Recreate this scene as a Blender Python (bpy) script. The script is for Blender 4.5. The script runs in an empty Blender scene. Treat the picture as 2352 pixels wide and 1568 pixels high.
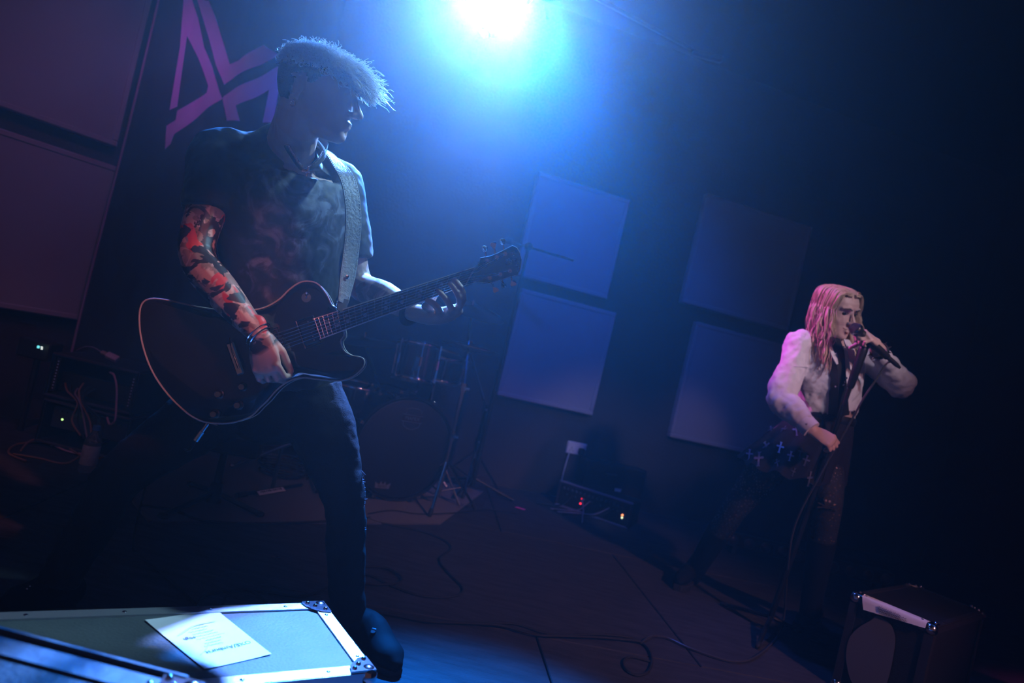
import bpy, bmesh, math, random
import numpy as np
from mathutils import Vector, Matrix, noise

S = bpy.context.scene
C = S.collection
random.seed(7)
PI = math.pi

# ------------------------------------------------------------------ camera
W_, H_, F_ = 2352.0, 1568.0, 1568.0          # frame and focal length in pixels (24 mm on a 36 mm sensor)
ROLL, PITCH, CAMH = math.radians(13.3), math.radians(0.4), 0.95
EYE = Vector((0, 0, CAMH))
FWD = Vector((0, math.cos(PITCH), math.sin(PITCH)))
_u0 = Vector((0, -math.sin(PITCH), math.cos(PITCH)))
RIGHT = math.cos(ROLL) * Vector((1, 0, 0)) + math.sin(ROLL) * _u0
UP = -math.sin(ROLL) * Vector((1, 0, 0)) + math.cos(ROLL) * _u0
cd = bpy.data.cameras.new('camera')
cd.lens, cd.sensor_width, cd.clip_start, cd.clip_end = 24.0, 36.0, 0.05, 60
cd.dof.use_dof, cd.dof.focus_distance, cd.dof.aperture_fstop = True, 1.85, 2.4
cam = bpy.data.objects.new('camera', cd)
C.objects.link(cam)
cam.matrix_world = Matrix(((RIGHT.x, UP.x, -FWD.x, EYE.x), (RIGHT.y, UP.y, -FWD.y, EYE.y), (RIGHT.z, UP.z, -FWD.z, EYE.z), (0, 0, 0, 1)))
S.camera = cam

# ------------------------------------------------------------------ world, view, sampling aids
w = bpy.data.worlds.new('world'); S.world = w; w.use_nodes = True
w.node_tree.nodes['Background'].inputs[0].default_value = (1.0, 0.48, 0.52, 1)
w.node_tree.nodes['Background'].inputs[1].default_value = 0.045
S.view_settings.view_transform = 'Standard'
S.view_settings.look = 'None'
S.view_settings.gamma = 1.0
S.view_settings.use_curve_mapping = False
S.view_settings.exposure = 0.0
S.cycles.use_denoising = True
S.cycles.volume_bounces = 0
S.cycles.max_bounces = 3
S.cycles.use_adaptive_sampling = True
S.cycles.adaptive_threshold = 0.2
S.cycles.transparent_max_bounces = 8
S.cycles.sample_clamp_indirect = 4.0
S.cycles.caustics_reflective = False
S.cycles.caustics_refractive = False

# ------------------------------------------------------------------ stage lamps (venue lamps, and fill spots added to lift single areas)
def aim(o, target):
    d = Vector(target) - o.location
    o.rotation_euler = d.to_track_quat('-Z', 'Y').to_euler()
def spot(name, loc, target, energy, col, cone, blend, radius=0.05):
    l = bpy.data.lights.new(name, 'SPOT'); l.energy = energy; l.color = col
    l.spot_size = math.radians(cone); l.spot_blend = blend; l.shadow_soft_size = radius
    o = bpy.data.objects.new(name, l); C.objects.link(o); o.location = loc; aim(o, target)
    return o
LAMP = Vector((-0.50, 3.6, 2.74))            # the hanging blue back light seen at the top of the picture
LAMP2 = Vector((-0.325, 3.6, 2.80))          # added second source beside it, placed so its beam reaches the front case
spot('blue_back_light', LAMP, (-0.12, 0.60, 0.25), 4000, (0.003, 0.120, 0.62), 42, 0.5, 0.05)
spot('blue_floor_fill', LAMP2, (0.20, 1.20, 0.15), 5200, (0.004, 0.120, 0.62), 33, 0.7, 0.05)  # added spot for the blue pool on the floor and the haze above
spot('white_core_fill', LAMP, (-0.34, 0.1, 0.75), 450, (0.66, 0.92, 1.0), 28, 0.35, 0.05)  # added spot that makes the white bloom round the lamp
spot('white_back_light', LAMP2, (-0.25, 1.32, 0.25), 500, (1.0, 0.85, 0.82), 16, 0.6, 0.05)
spot('cool_side_light', (0.75, 2.35, 3.0), (-0.28, 1.80, 1.42), 290, (0.36, 0.72, 1.0), 21, 0.6, 0.04)
spot('magenta_side_light', (-1.2, 3.5, 3.0), (1.30, 3.0, 1.36), 470, (1.0, 0.12, 0.70), 17, 0.6, 0.06)
spot('pink_front_light', (2.1, 0.2, 3.0), (1.28, 2.92, 1.33), 165, (0.95, 0.80, 1.0), 16, 0.9, 0.08)
spot('red_front_light', (1.5, -0.4, 2.9), (-0.655, 1.62, 0.95), 290, (1.0, 0.27, 0.27), 7.4, 0.5, 0.06)
spot('rose_wash_light', (2.7, -0.7, 3.1), (0.70, 3.0, 0.0), 330, (1.0, 0.44, 0.52), 33, 1.0, 0.1)
spot('blue_right_fill', (0.2, 3.5, 3.0), (1.35, 2.6, 0.55), 110, (0.05, 0.15, 1.0), 36, 0.8, 0.08)  # added to put blue on the right-hand case and the singer
spot('lavender_panel_fill', (0.85, 0.4, 3.0), (1.40, 5.05, 0.55), 90, (1.0, 0.72, 0.85), 9, 1.0, 0.08)  # added spot to lighten the one panel behind the singer
spot('violet_wash_light', (-1.2, 2.1, 3.1), (-2.2, 3.5, 1.3), 26, (0.80, 0.20, 0.62), 56, 1.0, 0.1)
spot('violet_emblem_light', (-1.95, 2.3, 3.1), (-1.98, 3.55, 2.0), 36, (0.75, 0.05, 0.80), 22, 1.0, 0.1)
spot('blue_banner_fill', (-0.7, 2.5, 3.1), (-1.32, 3.6, 2.05), 60, (0.02, 0.08, 1.0), 22, 1.0, 0.1)  # added spot to turn the emblem's right part blue
spot('plum_floor_fill', (-1.2, 0.2, 3.0), (-2.15, 3.0, 0.35), 30, (1.0, 0.45, 0.75), 22, 1.0, 0.1)  # added spot to bring the left racks out of the dark
spot('blue_wash_light', (0.5, 2.6, 3.1), (0.45, 4.7, 1.10), 140, (0.01, 0.11, 1.0), 62, 1.0, 0.1)

# ------------------------------------------------------------------ pixel helpers: a point of the place from its image and its depth
def ray(px, py):
    return FWD + RIGHT * float((px - W_ / 2) / F_) + UP * float((H_ / 2 - py) / F_)
def P(px, py, d):
    return EYE + ray(px, py) * float(d)
def Fl(px, py, z=0.0):
    r = ray(px, py); return EYE + r * ((z - CAMH) / r.z)
def onplane(px, py, p0, n):
    r = ray(px, py); return EYE + r * ((Vector(p0) - EYE).dot(n) / r.dot(n))
def px_of(v):
    d = Vector(v) - EYE; z = d.dot(FWD)
    return (W_ / 2 + F_ * d.dot(RIGHT) / z, H_ / 2 - F_ * d.dot(UP) / z)

# ------------------------------------------------------------------ materials
MATS = {}
def mat(name, col=(0.5, 0.5, 0.5), rough=0.6, metal=0.0, spec=0.5, vary=None, bump=None, emit=None, sheen=0.0, coat=0.0, trans=0.0, alpha=None, stretch=None, subsurf=0.0):
    """Principled material; vary=(colour2, scale, contrast) mixes a second colour by noise, bump=(scale, strength)."""
    if name in MATS: return MATS[name]
    m = bpy.data.materials.new(name); m.use_nodes = True; MATS[name] = m
    nt = m.node_tree; b = nt.nodes['Principled BSDF']
    b.inputs['Base Color'].default_value = (*col, 1); b.inputs['Roughness'].default_value = rough
    b.inputs['Metallic'].default_value = metal; b.inputs['Specular IOR Level'].default_value = spec
    if sheen: b.inputs['Sheen Weight'].default_value = sheen
    if coat: b.inputs['Coat Weight'].default_value = coat; b.inputs['Coat Roughness'].default_value = 0.06
    if trans: b.inputs['Transmission Weight'].default_value = trans
    if subsurf:
        b.inputs['Subsurface Weight'].default_value = subsurf; b.inputs['Subsurface Scale'].default_value = 0.01
    if emit: b.inputs['Emission Color'].default_value = (*emit[0], 1); b.inputs['Emission Strength'].default_value = emit[1]
    if vary or bump:
        tc = nt.nodes.new('ShaderNodeTexCoord'); vec = tc.outputs['Object']
        if stretch:
            mp = nt.nodes.new('ShaderNodeMapping'); mp.inputs['Scale'].default_value = stretch
            nt.links.new(vec, mp.inputs['Vector']); vec = mp.outputs['Vector']
    if vary:
        n = nt.nodes.new('ShaderNodeTexNoise'); n.inputs['Scale'].default_value = vary[1]; n.inputs['Detail'].default_value = 6
        nt.links.new(vec, n.inputs['Vector'])
        r = nt.nodes.new('ShaderNodeValToRGB'); c = vary[2]
        r.color_ramp.elements[0].position = 0.5 - 0.5 / (1 + c); r.color_ramp.elements[1].position = 0.5 + 0.5 / (1 + c)
        r.color_ramp.elements[0].color = (*col, 1); r.color_ramp.elements[1].color = (*vary[0], 1)
        nt.links.new(n.outputs['Fac'], r.inputs['Fac']); nt.links.new(r.outputs['Color'], b.inputs['Base Color'])
    if bump:
        n2 = nt.nodes.new('ShaderNodeTexNoise'); n2.inputs['Scale'].default_value = bump[0]; n2.inputs['Detail'].default_value = 4
        nt.links.new(vec, n2.inputs['Vector'])
        bp = nt.nodes.new('ShaderNodeBump'); bp.inputs['Strength'].default_value = bump[1]; bp.inputs['Distance'].default_value = 0.01
        nt.links.new(n2.outputs['Fac'], bp.inputs['Height']); nt.links.new(bp.outputs['Normal'], b.inputs['Normal'])
    return m

# ------------------------------------------------------------------ geometry: every builder returns (vertices, faces)
def gbox(c, s, rot=None, bev=0.0):
    c = Vector(c); h = Vector(s) / 2
    if bev <= 0:
        vs = [Vector((x * h.x, y * h.y, z * h.z)) for x in (-1, 1) for y in (-1, 1) for z in (-1, 1)]
        fs = [(0, 1, 3, 2), (4, 6, 7, 5), (0, 4, 5, 1), (2, 3, 7, 6), (0, 2, 6, 4), (1, 5, 7, 3)]
    else:
        b = min(bev, min(h) * 0.98); vs = []; idx = {}
        for x in (-1, 1):
            for y in (-1, 1):
                for z in (-1, 1):
                    for a in range(3):
                        q = [x * (h.x - b), y * (h.y - b), z * (h.z - b)]
                        q[a] = (x, y, z)[a] * h[a]
                        idx[(x, y, z, a)] = len(vs); vs.append(Vector(q))
        fs = []
        for a in range(3):
            o1, o2 = (a + 1) % 3, (a + 2) % 3
            for sgn in (-1, 1):
                loop = []
                for p, q in ((-1, -1), (1, -1), (1, 1), (-1, 1)):
                    k = [0, 0, 0]; k[a] = sgn; k[o1] = p; k[o2] = q; loop.append(idx[(*k, a)])
                fs.append(tuple(loop if sgn > 0 else loop[::-1]))
            for p in (-1, 1):
                for q in (-1, 1):
                    k1 = [0, 0, 0]; k1[a] = -1; k1[o1] = p; k1[o2] = q
                    k2 = list(k1); k2[a] = 1
                    f = (idx[(*k1, o1)], idx[(*k2, o1)], idx[(*k2, o2)], idx[(*k1, o2)])
                    fs.append(f if p * q < 0 else f[::-1])
        for x in (-1, 1):
            for y in (-1, 1):
                for z in (-1, 1):
                    f = (idx[(x, y, z, 0)], idx[(x, y, z, 1)], idx[(x, y, z, 2)])
                    fs.append(f if x * y * z > 0 else f[::-1])
    if rot is not None: vs = [rot @ v for v in vs]
    return [v + c for v in vs], fs
def catmull(pts, n, closed=False):
    pts = [Vector(p) for p in pts]; out = []; m = len(pts)
    segs = m if closed else m - 1
    for i in range(segs):
        g = lambda k: pts[k % m] if closed else pts[max(0, min(m - 1, k))]
        p0, p1, p2, p3 = g(i - 1), g(i), g(i + 1), g(i + 2)
        for k in range(n):
            t = k / n
            out.append(0.5 * ((2 * p1) + (p2 - p0) * t + (2 * p0 - 5 * p1 + 4 * p2 - p3) * t * t + (3 * p1 - p0 - 3 * p2 + p3) * t ** 3))
    if not closed: out.append(pts[-1].copy())
    return out
def gtube(pts, r, n=8, closed=False, up=None, round_ends=False, sub=0):
    """Tube along pts; r is a number, a list, or a list of (rx, ry); rx lies along the hint 'up' crossed with the path."""
    pts = [Vector(p) for p in pts]
    m = len(pts)
    rs = [r] * m if isinstance(r, (int, float)) else list(r)
    rs = [(q, q) if isinstance(q, (int, float)) else tuple(q) for q in rs]
    if sub:
        rr = catmull([Vector((q[0], q[1], 0)) for q in rs], sub, closed)
        pts = catmull(pts, sub, closed); rs = [(max(q.x, 1e-4), max(q.y, 1e-4)) for q in rr]; m = len(pts)
    if round_ends and not closed:
        def cap(p, t, q):
            L = min(q); return [(p + t * L * math.sin(a), (q[0] * math.cos(a), q[1] * math.cos(a))) for a in (math.radians(35), math.radians(62), math.radians(82))]
        t0 = (pts[0] - pts[1]).normalized(); t1 = (pts[-1] - pts[-2]).normalized()
        a = cap(pts[0], t0, rs[0])[::-1]; b = cap(pts[-1], t1, rs[-1])
        pts = [x[0] for x in a] + pts + [x[0] for x in b]; rs = [x[1] for x in a] + rs + [x[1] for x in b]; m = len(pts)
    tang = []
    for i in range(m):
        if closed: t = pts[(i + 1) % m] - pts[i - 1]
        else: t = pts[min(i + 1, m - 1)] - pts[max(i - 1, 0)]
        tang.append(t.normalized() if t.length > 1e-9 else Vector((0, 0, 1)))
    if up is None:
        up = Vector((0, 0, 1)) if abs(tang[0].z) < 0.9 else Vector((1, 0, 0))
        fixed = False
    else:
        up = Vector(up); fixed = True
    vs, fs = [], []; u = up - tang[0] * up.dot(tang[0]); u.normalize()
    for i in range(m):
        base = up if fixed else u
        q = base - tang[i] * base.dot(tang[i])
        if q.length < 1e-5: q = u - tang[i] * u.dot(tang[i])
        u = q.normalized(); v = tang[i].cross(u)
        for k in range(n):
            a = 2 * PI * k / n
            vs.append(pts[i] + v * (rs[i][0] * math.cos(a)) + u * (rs[i][1] * math.sin(a)))
    for i in range(m if closed else m - 1):
        j = (i + 1) % m
        for k in range(n):
            l = (k + 1) % n
            fs.append((i * n + k, i * n + l, j * n + l, j * n + k))
    if not closed:
        fs.append(tuple(range(n - 1, -1, -1))); fs.append(tuple((m - 1) * n + k for k in range(n)))
    return vs, fs
def gell(c, r, n=14, m=9, rot=None):
    vs, fs = [], []
    for i in range(1, m):
        a = PI * i / m
        for k in range(n):
            b = 2 * PI * k / n
            vs.append(Vector((r[0] * math.sin(a) * math.cos(b), r[1] * math.sin(a) * math.sin(b), r[2] * math.cos(a))))
    top = len(vs); vs += [Vector((0, 0, r[2])), Vector((0, 0, -r[2]))]
    for i in range(m - 2):
        for k in range(n):
            l = (k + 1) % n; fs.append((i * n + k, (i + 1) * n + k, (i + 1) * n + l, i * n + l))
    for k in range(n):
        l = (k + 1) % n; fs.append((top, k, l)); fs.append((top + 1, (m - 2) * n + l, (m - 2) * n + k))
    if rot is not None: vs = [rot @ v for v in vs]
    return [v + Vector(c) for v in vs], fs
def glathe(prof, n=24, M=None):
    """prof: list of (radius, height) from one end to the other, turned about local z."""
    vs, fs = [], []
    for r, z in prof:
        for k in range(n):
            a = 2 * PI * k / n; vs.append(Vector((r * math.cos(a), r * math.sin(a), z)))
    for i in range(len(prof) - 1):
        for k in range(n):
            l = (k + 1) % n; fs.append((i * n + k, i * n + l, (i + 1) * n + l, (i + 1) * n + k))
    fs.append(tuple(range(n - 1, -1, -1))); fs.append(tuple((len(prof) - 1) * n + k for k in range(n)))
    return xf((vs, fs), M) if M is not None else (vs, fs)
def gprism(outline, z0, z1, M=None, bev=0.0):
    """outline: list of (x, y), counter-clockwise; extruded from z0 to z1; bev insets the upper rim."""
    n = len(outline); vs = [Vector((x, y, z0)) for x, y in outline]
    fs = [tuple(range(n - 1, -1, -1))]
    if bev > 0:
        def inset(d):
            o = []
            for i in range(n):
                a, b, c = Vector(outline[i - 1]), Vector(outline[i]), Vector(outline[(i + 1) % n])
                t = (c - a).normalized(); o.append(b + Vector((-t.y, t.x)) * d)
            return o
        rings = [(z1 - bev, 0), (z1 - bev * 0.3, bev * 0.3), (z1, bev)]
        for z, d in rings: vs += [Vector((q[0], q[1], z)) for q in (inset(d) if d else [Vector(p) for p in outline])]
        k = 3
    else:
        vs += [Vector((x, y, z1)) for x, y in outline]; k = 1
    for j in range(k):
        for i in range(n):
            l = (i + 1) % n; fs.append((j * n + i, j * n + l, (j + 1) * n + l, (j + 1) * n + i))
    fs.append(tuple(k * n + i for i in range(n)))
    return xf((vs, fs), M) if M is not None else (vs, fs)
def xf(g, M):
    return [M @ v for v in g[0]], g[1]
def join(*gs):
    vs, fs = [], []
    for g in gs:
        o = len(vs); vs += list(g[0]); fs += [tuple(i + o for i in f) for f in g[1]]
    return vs, fs
def frame(o, x, y=None, z=None):
    """Matrix with origin o, local x along x, local z as near as possible to z (or y to y)."""
    x = Vector(x).normalized()
    if z is not None:
        z = Vector(z); z = (z - x * z.dot(x)).normalized(); y = z.cross(x)
    else:
        y = Vector(y); y = (y - x * y.dot(x)).normalized(); z = x.cross(y)
    return Matrix(((x.x, y.x, z.x, o[0]), (x.y, y.y, z.y, o[1]), (x.z, y.z, z.z, o[2]), (0, 0, 0, 1)))
def zframe(o, z, hint=(0, 0, 1)):
    """Matrix with origin o and local z along z."""
    z = Vector(z).normalized(); h = Vector(hint)
    if abs(z.dot(h.normalized())) > 0.95: h = Vector((1, 0, 0))
    x = h.cross(z).normalized(); y = z.cross(x)
    return Matrix(((x.x, y.x, z.x, o[0]), (x.y, y.y, z.y, o[1]), (x.z, y.z, z.z, o[2]), (0, 0, 0, 1)))

# ------------------------------------------------------------------ objects
def tomesh(name, g, smooth=None):
    me = bpy.data.meshes.new(name); me.from_pydata([tuple(v) for v in g[0]], [], g[1])
    bm = bmesh.new(); bm.from_mesh(me); bmesh.ops.recalc_face_normals(bm, faces=bm.faces); bm.to_mesh(me); bm.free()
    if smooth is not None:
        me.shade_smooth()
        if smooth < 180: me.set_sharp_from_angle(angle=math.radians(smooth))
    return me
def tag(o, label=None, cat=None, group=None, kind=None):
    if label: o['label'] = label
    if cat: o['category'] = cat
    if group: o['group'] = group
    if kind: o['kind'] = kind
    return o
def thing(name, loc, label, cat, group=None):
    o = bpy.data.objects.new(name, None); C.objects.link(o); o.location = Vector(loc); o.empty_display_size = 0.05
    return tag(o, label, cat, group)
def obj(name, g, m, parent=None, smooth=35, label=None):
    """One mesh object; geometry is given in the place's own coordinates."""
    me = g if isinstance(g, bpy.types.Mesh) else tomesh(name, g, smooth)
    o = bpy.data.objects.new(name, me); C.objects.link(o)
    for q in (m if isinstance(m, (list, tuple)) else [m]): me.materials.append(q)
    if parent is not None:
        o.parent = parent
        if parent.type == 'EMPTY': o.matrix_parent_inverse = Matrix.Translation(-Vector(parent.location))
    if label: o['label'] = label
    return o
def struct(name, g, m, smooth=35):
    return tag(obj(name, g, m, None, smooth), kind='structure')
def fuse(name, gs, voxel, smooth=4, factor=0.5):
    """One continuous skin over overlapping closed shapes."""
    tmp = bpy.data.objects.new('tmp', tomesh('tmp', join(*gs))); C.objects.link(tmp)
    md = tmp.modifiers.new('r', 'REMESH'); md.mode = 'VOXEL'; md.voxel_size = voxel
    if smooth:
        sm = tmp.modifiers.new('s', 'SMOOTH'); sm.iterations = smooth; sm.factor = factor
    dg = bpy.context.evaluated_depsgraph_get(); dg.update()
    me = bpy.data.meshes.new_from_object(tmp.evaluated_get(dg), depsgraph=dg); me.name = name
    old = tmp.data; bpy.data.objects.remove(tmp); bpy.data.meshes.remove(old)
    me.shade_smooth()
    return me
def coords(me):
    a = np.empty(len(me.vertices) * 3); me.vertices.foreach_get('co', a); return a.reshape(-1, 3)
def setco(me, a):
    me.vertices.foreach_set('co', a.ravel()); me.update()
def normals(me):
    a = np.empty(len(me.vertices) * 3); me.vertex_normals.foreach_get('vector', a); return a.reshape(-1, 3)
def push(co, c, rad, vec, power=2.0):
    """Sculpt: move vertices near c by vec with a soft falloff."""
    d2 = ((co - np.array(c)) ** 2).sum(1) / (rad * rad)
    co += np.exp(-d2 * power)[:, None] * np.array(vec)[None, :]
def wrinkle(me, amp, scale, seed=0.0, stretch=(1, 1, 1)):
    co = coords(me); nn = normals(me); out = np.empty(len(co))
    for i, v in enumerate(co):
        out[i] = noise.fractal(Vector((v[0] * scale * stretch[0] + seed, v[1] * scale * stretch[1], v[2] * scale * stretch[2])), 0.9, 2.0, 3)
    setco(me, co + nn * (out * amp)[:, None])
def textmesh(body, size, M, depth=0.0, align='CENTER'):
    """Lettering as a flat mesh (vertices, faces), placed by M."""
    cu = bpy.data.curves.new('t', 'FONT'); cu.body = body; cu.size = size; cu.align_x = align; cu.align_y = 'CENTER'; cu.extrude = depth; cu.resolution_u = 2
    o = bpy.data.objects.new('t', cu); C.objects.link(o)
    dg = bpy.context.evaluated_depsgraph_get(); dg.update()
    me = bpy.data.meshes.new_from_object(o.evaluated_get(dg), depsgraph=dg)
    g = ([M @ v.co for v in me.vertices], [tuple(p.vertices) for p in me.polygons])
    bpy.data.objects.remove(o); bpy.data.curves.remove(cu); bpy.data.meshes.remove(me)
    return g

# ================================================================== the setting
WN = Vector((0.2588, -0.9659, 0))            # normal of the back wall, towards the room
WP = Vector((0.607, 4.8, 0))                 # a point of it
WD = Vector((0.9659, 0.2588, 0))             # along it, to the right
LP = Vector((-2.26, 3.74, 0)); LD = Vector((0.62, 0.785, 0)); LN = Vector((0.785, -0.62, 0))   # left wall
CEIL = 3.25
black_wall = mat('black_wall_paint', (0.042, 0.036, 0.038), 0.85, spec=0.2, bump=(60, 0.25), vary=((0.055, 0.047, 0.050), 3, 1))
deck = mat('black_stage_ply', (0.026, 0.0245, 0.026), 0.8, spec=0.2, vary=((0.065, 0.060, 0.064), 7, 0.6), bump=(40, 0.35), stretch=(1, 5, 1))
corner = LP + LD * 0.48
def wallbox(a, b, z0, z1, thick, n):
    a, b = Vector(a), Vector(b); n = Vector(n).normalized()
    vs = [a, b, b - n * thick, a - n * thick]
    return [Vector((v.x, v.y, z)) for z in (z0, z1) for v in vs], [(3, 2, 1, 0), (4, 5, 6, 7), (0, 1, 5, 4), (1, 2, 6, 5), (2, 3, 7, 6), (3, 0, 4, 7)]
far_r = WP + WD * 3.2
struct('wall_back', wallbox(corner, far_r, -0.05, CEIL, 0.12, WN), black_wall)
struct('wall_left', wallbox(LP - LD * 4.6, corner, -0.05, CEIL, 0.12, LN), black_wall)
struct('wall_right', wallbox(far_r, (3.9, -1.2, 0), -0.05, CEIL, 0.12, (-1, 0, 0)), black_wall)
struct('ceiling', gbox((0.2, 2.4, CEIL + 0.06), (9.4, 7.6, 0.12)), mat('black_ceiling', (0.02, 0.02, 0.024), 0.9))

# stage deck: a dark sub-floor with separate ply sheets, joints open by a few millimetres
floor = struct('floor', gbox((0.2, 2.4, -0.06), (9.4, 7.6, 0.06)), mat('sub_floor_black', (0.01, 0.01, 0.01), 0.9))
e1 = (Fl(1737, 1552) - Fl(1233, 1458)); e1.normalize()          # run of the sheets' long joint
e2 = (Fl(1230, 1460) - Fl(1160, 1557)); e2 -= e1 * e2.dot(e1); e2.normalize()
o0 = Fl(1231, 1459)
sheet = None
for i in range(-3, 3):
    for j in range(-3, 5):
        off = 0.61 if j % 2 else 0.0
        c = o0 + e1 * (i * 2.44 + 1.22 + off) + e2 * (j * 1.22 - 0.61)
        if not (-4.0 < c.x < 4.5 and -0.6 < c.y < 6.2): continue
        if sheet is None:
            R = Matrix((e1, e2, Vector((0, 0, 1)))).transposed()
            g = gbox((0, 0, 0), (2.434, 1.214, 0.03), R, 0.003)
            sheet = tomesh('deck_sheet', g, 35); sheet.materials.append(deck)
        o = bpy.data.objects.new('deck_sheet', sheet); C.objects.link(o); o.parent = floor
        o.location = (c.x, c.y, -0.015 + random.uniform(-0.0015, 0.0))

# acoustic panels: fabric-covered frames on the walls
fab = mat('panel_fabric', (0.27, 0.255, 0.31), 0.9, bump=(400, 0.2), vary=((0.31, 0.295, 0.355), 2.5, 0.5), sheen=0.2)
hem = mat('panel_frame_fabric', (0.30, 0.285, 0.345), 0.85)
def panel(center, along, nrm, w, h, label, tilt=0.0):
    along = Vector(along).normalized(); nrm = Vector(nrm).normalized(); up = Vector((0, 0, 1))
    M = frame(center, along, y=up) @ Matrix.Rotation(tilt, 4, 'Z')
    t = thing('acoustic_panel', center, label, 'wall panel', 'fabric acoustic panels on the walls')
    zs = 1 if (M.to_3x3() @ Vector((0, 0, 1))).dot(nrm) > 0 else -1
    obj('padded_face', xf(gbox((0, 0, zs * 0.028), (w - 0.05, h - 0.05, 0.044), None, 0.006), M), fab, t)
    for sx, sy, lx, ly in ((0, 1, w, 0.03), (0, -1, w, 0.03), (1, 0, 0.03, h - 0.06), (-1, 0, 0.03, h - 0.06)):
        obj('frame_rail', xf(gbox((sx * (w / 2 - 0.015), sy * (h / 2 - 0.015), zs * 0.028), (lx, ly, 0.056), None, 0.005), M), hem, t)
    return t
def panel_px(quad, p0, n, along, label):
    q = [onplane(x, y, p0, n) for x, y in quad]               # top-left, top-right, bottom-right, bottom-left
    c = (q[0] + q[1] + q[2] + q[3]) / 4; c = c - n * ((c - Vector(p0)).dot(n))
    al = Vector(along).normalized()
    ws = [(q[1] - q[0]).dot(al), (q[2] - q[3]).dot(al)]; hs = [q[0].z - q[3].z, q[1].z - q[2].z]
    return panel(c, along, n, sum(ws) / 2, sum(hs) / 2, label)
q_center = [((1232, 398), (1440, 460), (1388, 686), (1178, 632)), ((1199, 664), (1409, 717), (1355, 951), (1132, 904))]
panel_px(q_center[0], WP, WN, WD, 'blue-lit square acoustic panel behind the guitar headstock, upper of its pair')
panel_px(q_center[1], WP, WN, WD, 'blue-lit square acoustic panel beside the drum kit, lower of its pair')
panel_px(((1615, 450), (1856, 520), (1800, 756), (1557, 697)), WP, WN, WD, 'dim blue acoustic panel above and left of the singer, upper of its pair')
panel_px(((1590, 738), (1832, 800), (1776, 1053), (1533, 1000)), WP, WN, WD, 'greyish violet acoustic panel directly behind the singer, lower of its pair')
LWN = LN
def lpanel(pr_top, pr_bot, w, label):
    a, b = onplane(*pr_top, LP, LN), onplane(*pr_bot, LP, LN)
    c = (a + b) / 2 - LD * (w / 2); h = (a - b).length
    panel(Vector((c.x, c.y, (a.z + b.z) / 2)), LD, LN, w, h, label)
lpanel((298, 395), (212, 738), 0.86, 'dim violet acoustic panel at the far left, lower of its pair')
lpanel((352, -45), (258, 338), 0.86, 'dark plum acoustic panel at the far left, cut by the top edge')

# black cloth backdrop with a torn-edged emblem, hung in front of the corner
BN = Vector((0.10, -0.995, 0)).normalized(); BD = Vector((0.995, 0.10, 0)); BP = P(331, 110, 3.55)
bl, br = onplane(292, 300, BP, BN), onplane(725, 300, BP, BN)
L = (br - bl).dot(BD); cols, rows = 90, 24
def drape(s, z):
    return bl + BD * s - Vector((0, 0, bl.z)) + Vector((0, 0, z)) + BN * (0.018 * math.sin(s * 17 + 0.6 * math.sin(z * 2)) + 0.008 * math.sin(s * 41 + z * 3))
vs = [drape(L * i / cols, 0.12 + (3.05 - 0.12) * j / rows) for j in range(rows + 1) for i in range(cols + 1)]
fs = [(j * (cols + 1) + i, j * (cols + 1) + i + 1, (j + 1) * (cols + 1) + i + 1, (j + 1) * (cols + 1) + i) for j in range(rows) for i in range(cols)]
vs2 = vs + [v - BN * 0.004 for v in vs]; n0 = len(vs)
fs2 = fs + [tuple(k + n0 for k in f[::-1]) for f in fs]
bd = thing('stage_banner', (bl.x, bl.y, 0.12), 'black cloth banner with a torn violet and blue emblem behind the guitarist', 'banner')
obj('cloth', (vs2, fs2), mat('black_banner_cloth', (0.015, 0.014, 0.018), 0.95, sheen=0.1), bd, 60)
obj('lit_edge_cord', gtube([drape(0.0, z) + BN * 0.006 for z in np.linspace(0.12, 3.05, 30)], 0.006, 6), mat('lit_edge_cord', (0.3, 0.2, 0.3), 0.7), bd)  # light along the cloth's edge, put in as a paler cord
obj('top_pipe', gtube([drape(-0.1, 3.06), drape(L + 0.1, 3.06)], 0.022, 10), mat('black_pipe', (0.03, 0.03, 0.03), 0.4, metal=0.8), bd)
ink = mat('banner_print', (0.42, 0.30, 0.55), 0.85)
def printed(poly, lift=0.004):
    """A printed shape that follows the cloth: its outline is cut into a fine strip mesh laid on the folds."""
    bm = bmesh.new(); pl = []
    for x, y in poly:
        q = onplane(x, y, BP, BN); pl.append(((q - bl).dot(BD), q.z))
    f = bm.faces.new([bm.verts.new((a, b, 0)) for a, b in pl])
    lo, hi = min(a for a, b in pl), max(a for a, b in pl)
    k = int((hi - lo) / 0.02) + 1
    for i in range(1, k):
        x = lo + (hi - lo) * i / k
        bmesh.ops.bisect_plane(bm, geom=bm.verts[:] + bm.edges[:] + bm.faces[:], plane_co=(x, 0, 0), plane_no=(1, 0, 0))
    bmesh.ops.triangulate(bm, faces=bm.faces[:])
    bm.verts.index_update()
    g = ([drape(v.co.x, v.co.y) + BN * lift for v in bm.verts], [tuple(v.index for v in f.verts) for f in bm.faces]); bm.free(); return g
shapes = [  # the strokes of the emblem
    [(425, 0), (444, 0), (456, 42), (466, 105), (486, 150), (506, 214), (512, 228), (474, 212), (477, 196), (452, 128), (433, 86), (408, 246), (391, 254), (417, 110)],
    [(512, 228), (480, 247), (436, 278), (400, 308), (392, 330), (379, 343), (383, 290), (404, 276), (408, 255), (446, 226), (474, 212)],
    [(455, 0), (478, 0), (494, 40), (512, 96), (528, 148), (516, 196), (496, 150), (470, 60)],
    [(528, 148), (552, 142), (606, 104), (640, 126), (520, 192), (516, 196)],
    [(515, 222), (574, 190), (640, 150), (640, 200), (616, 206), (556, 240), (545, 246), (553, 280), (524, 280), (512, 228)],
    [(617, 206), (640, 200), (627, 280), (602, 280), (612, 232)],
]
for s in shapes: obj('emblem_stroke', printed(s), ink, bd, 60)

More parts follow.
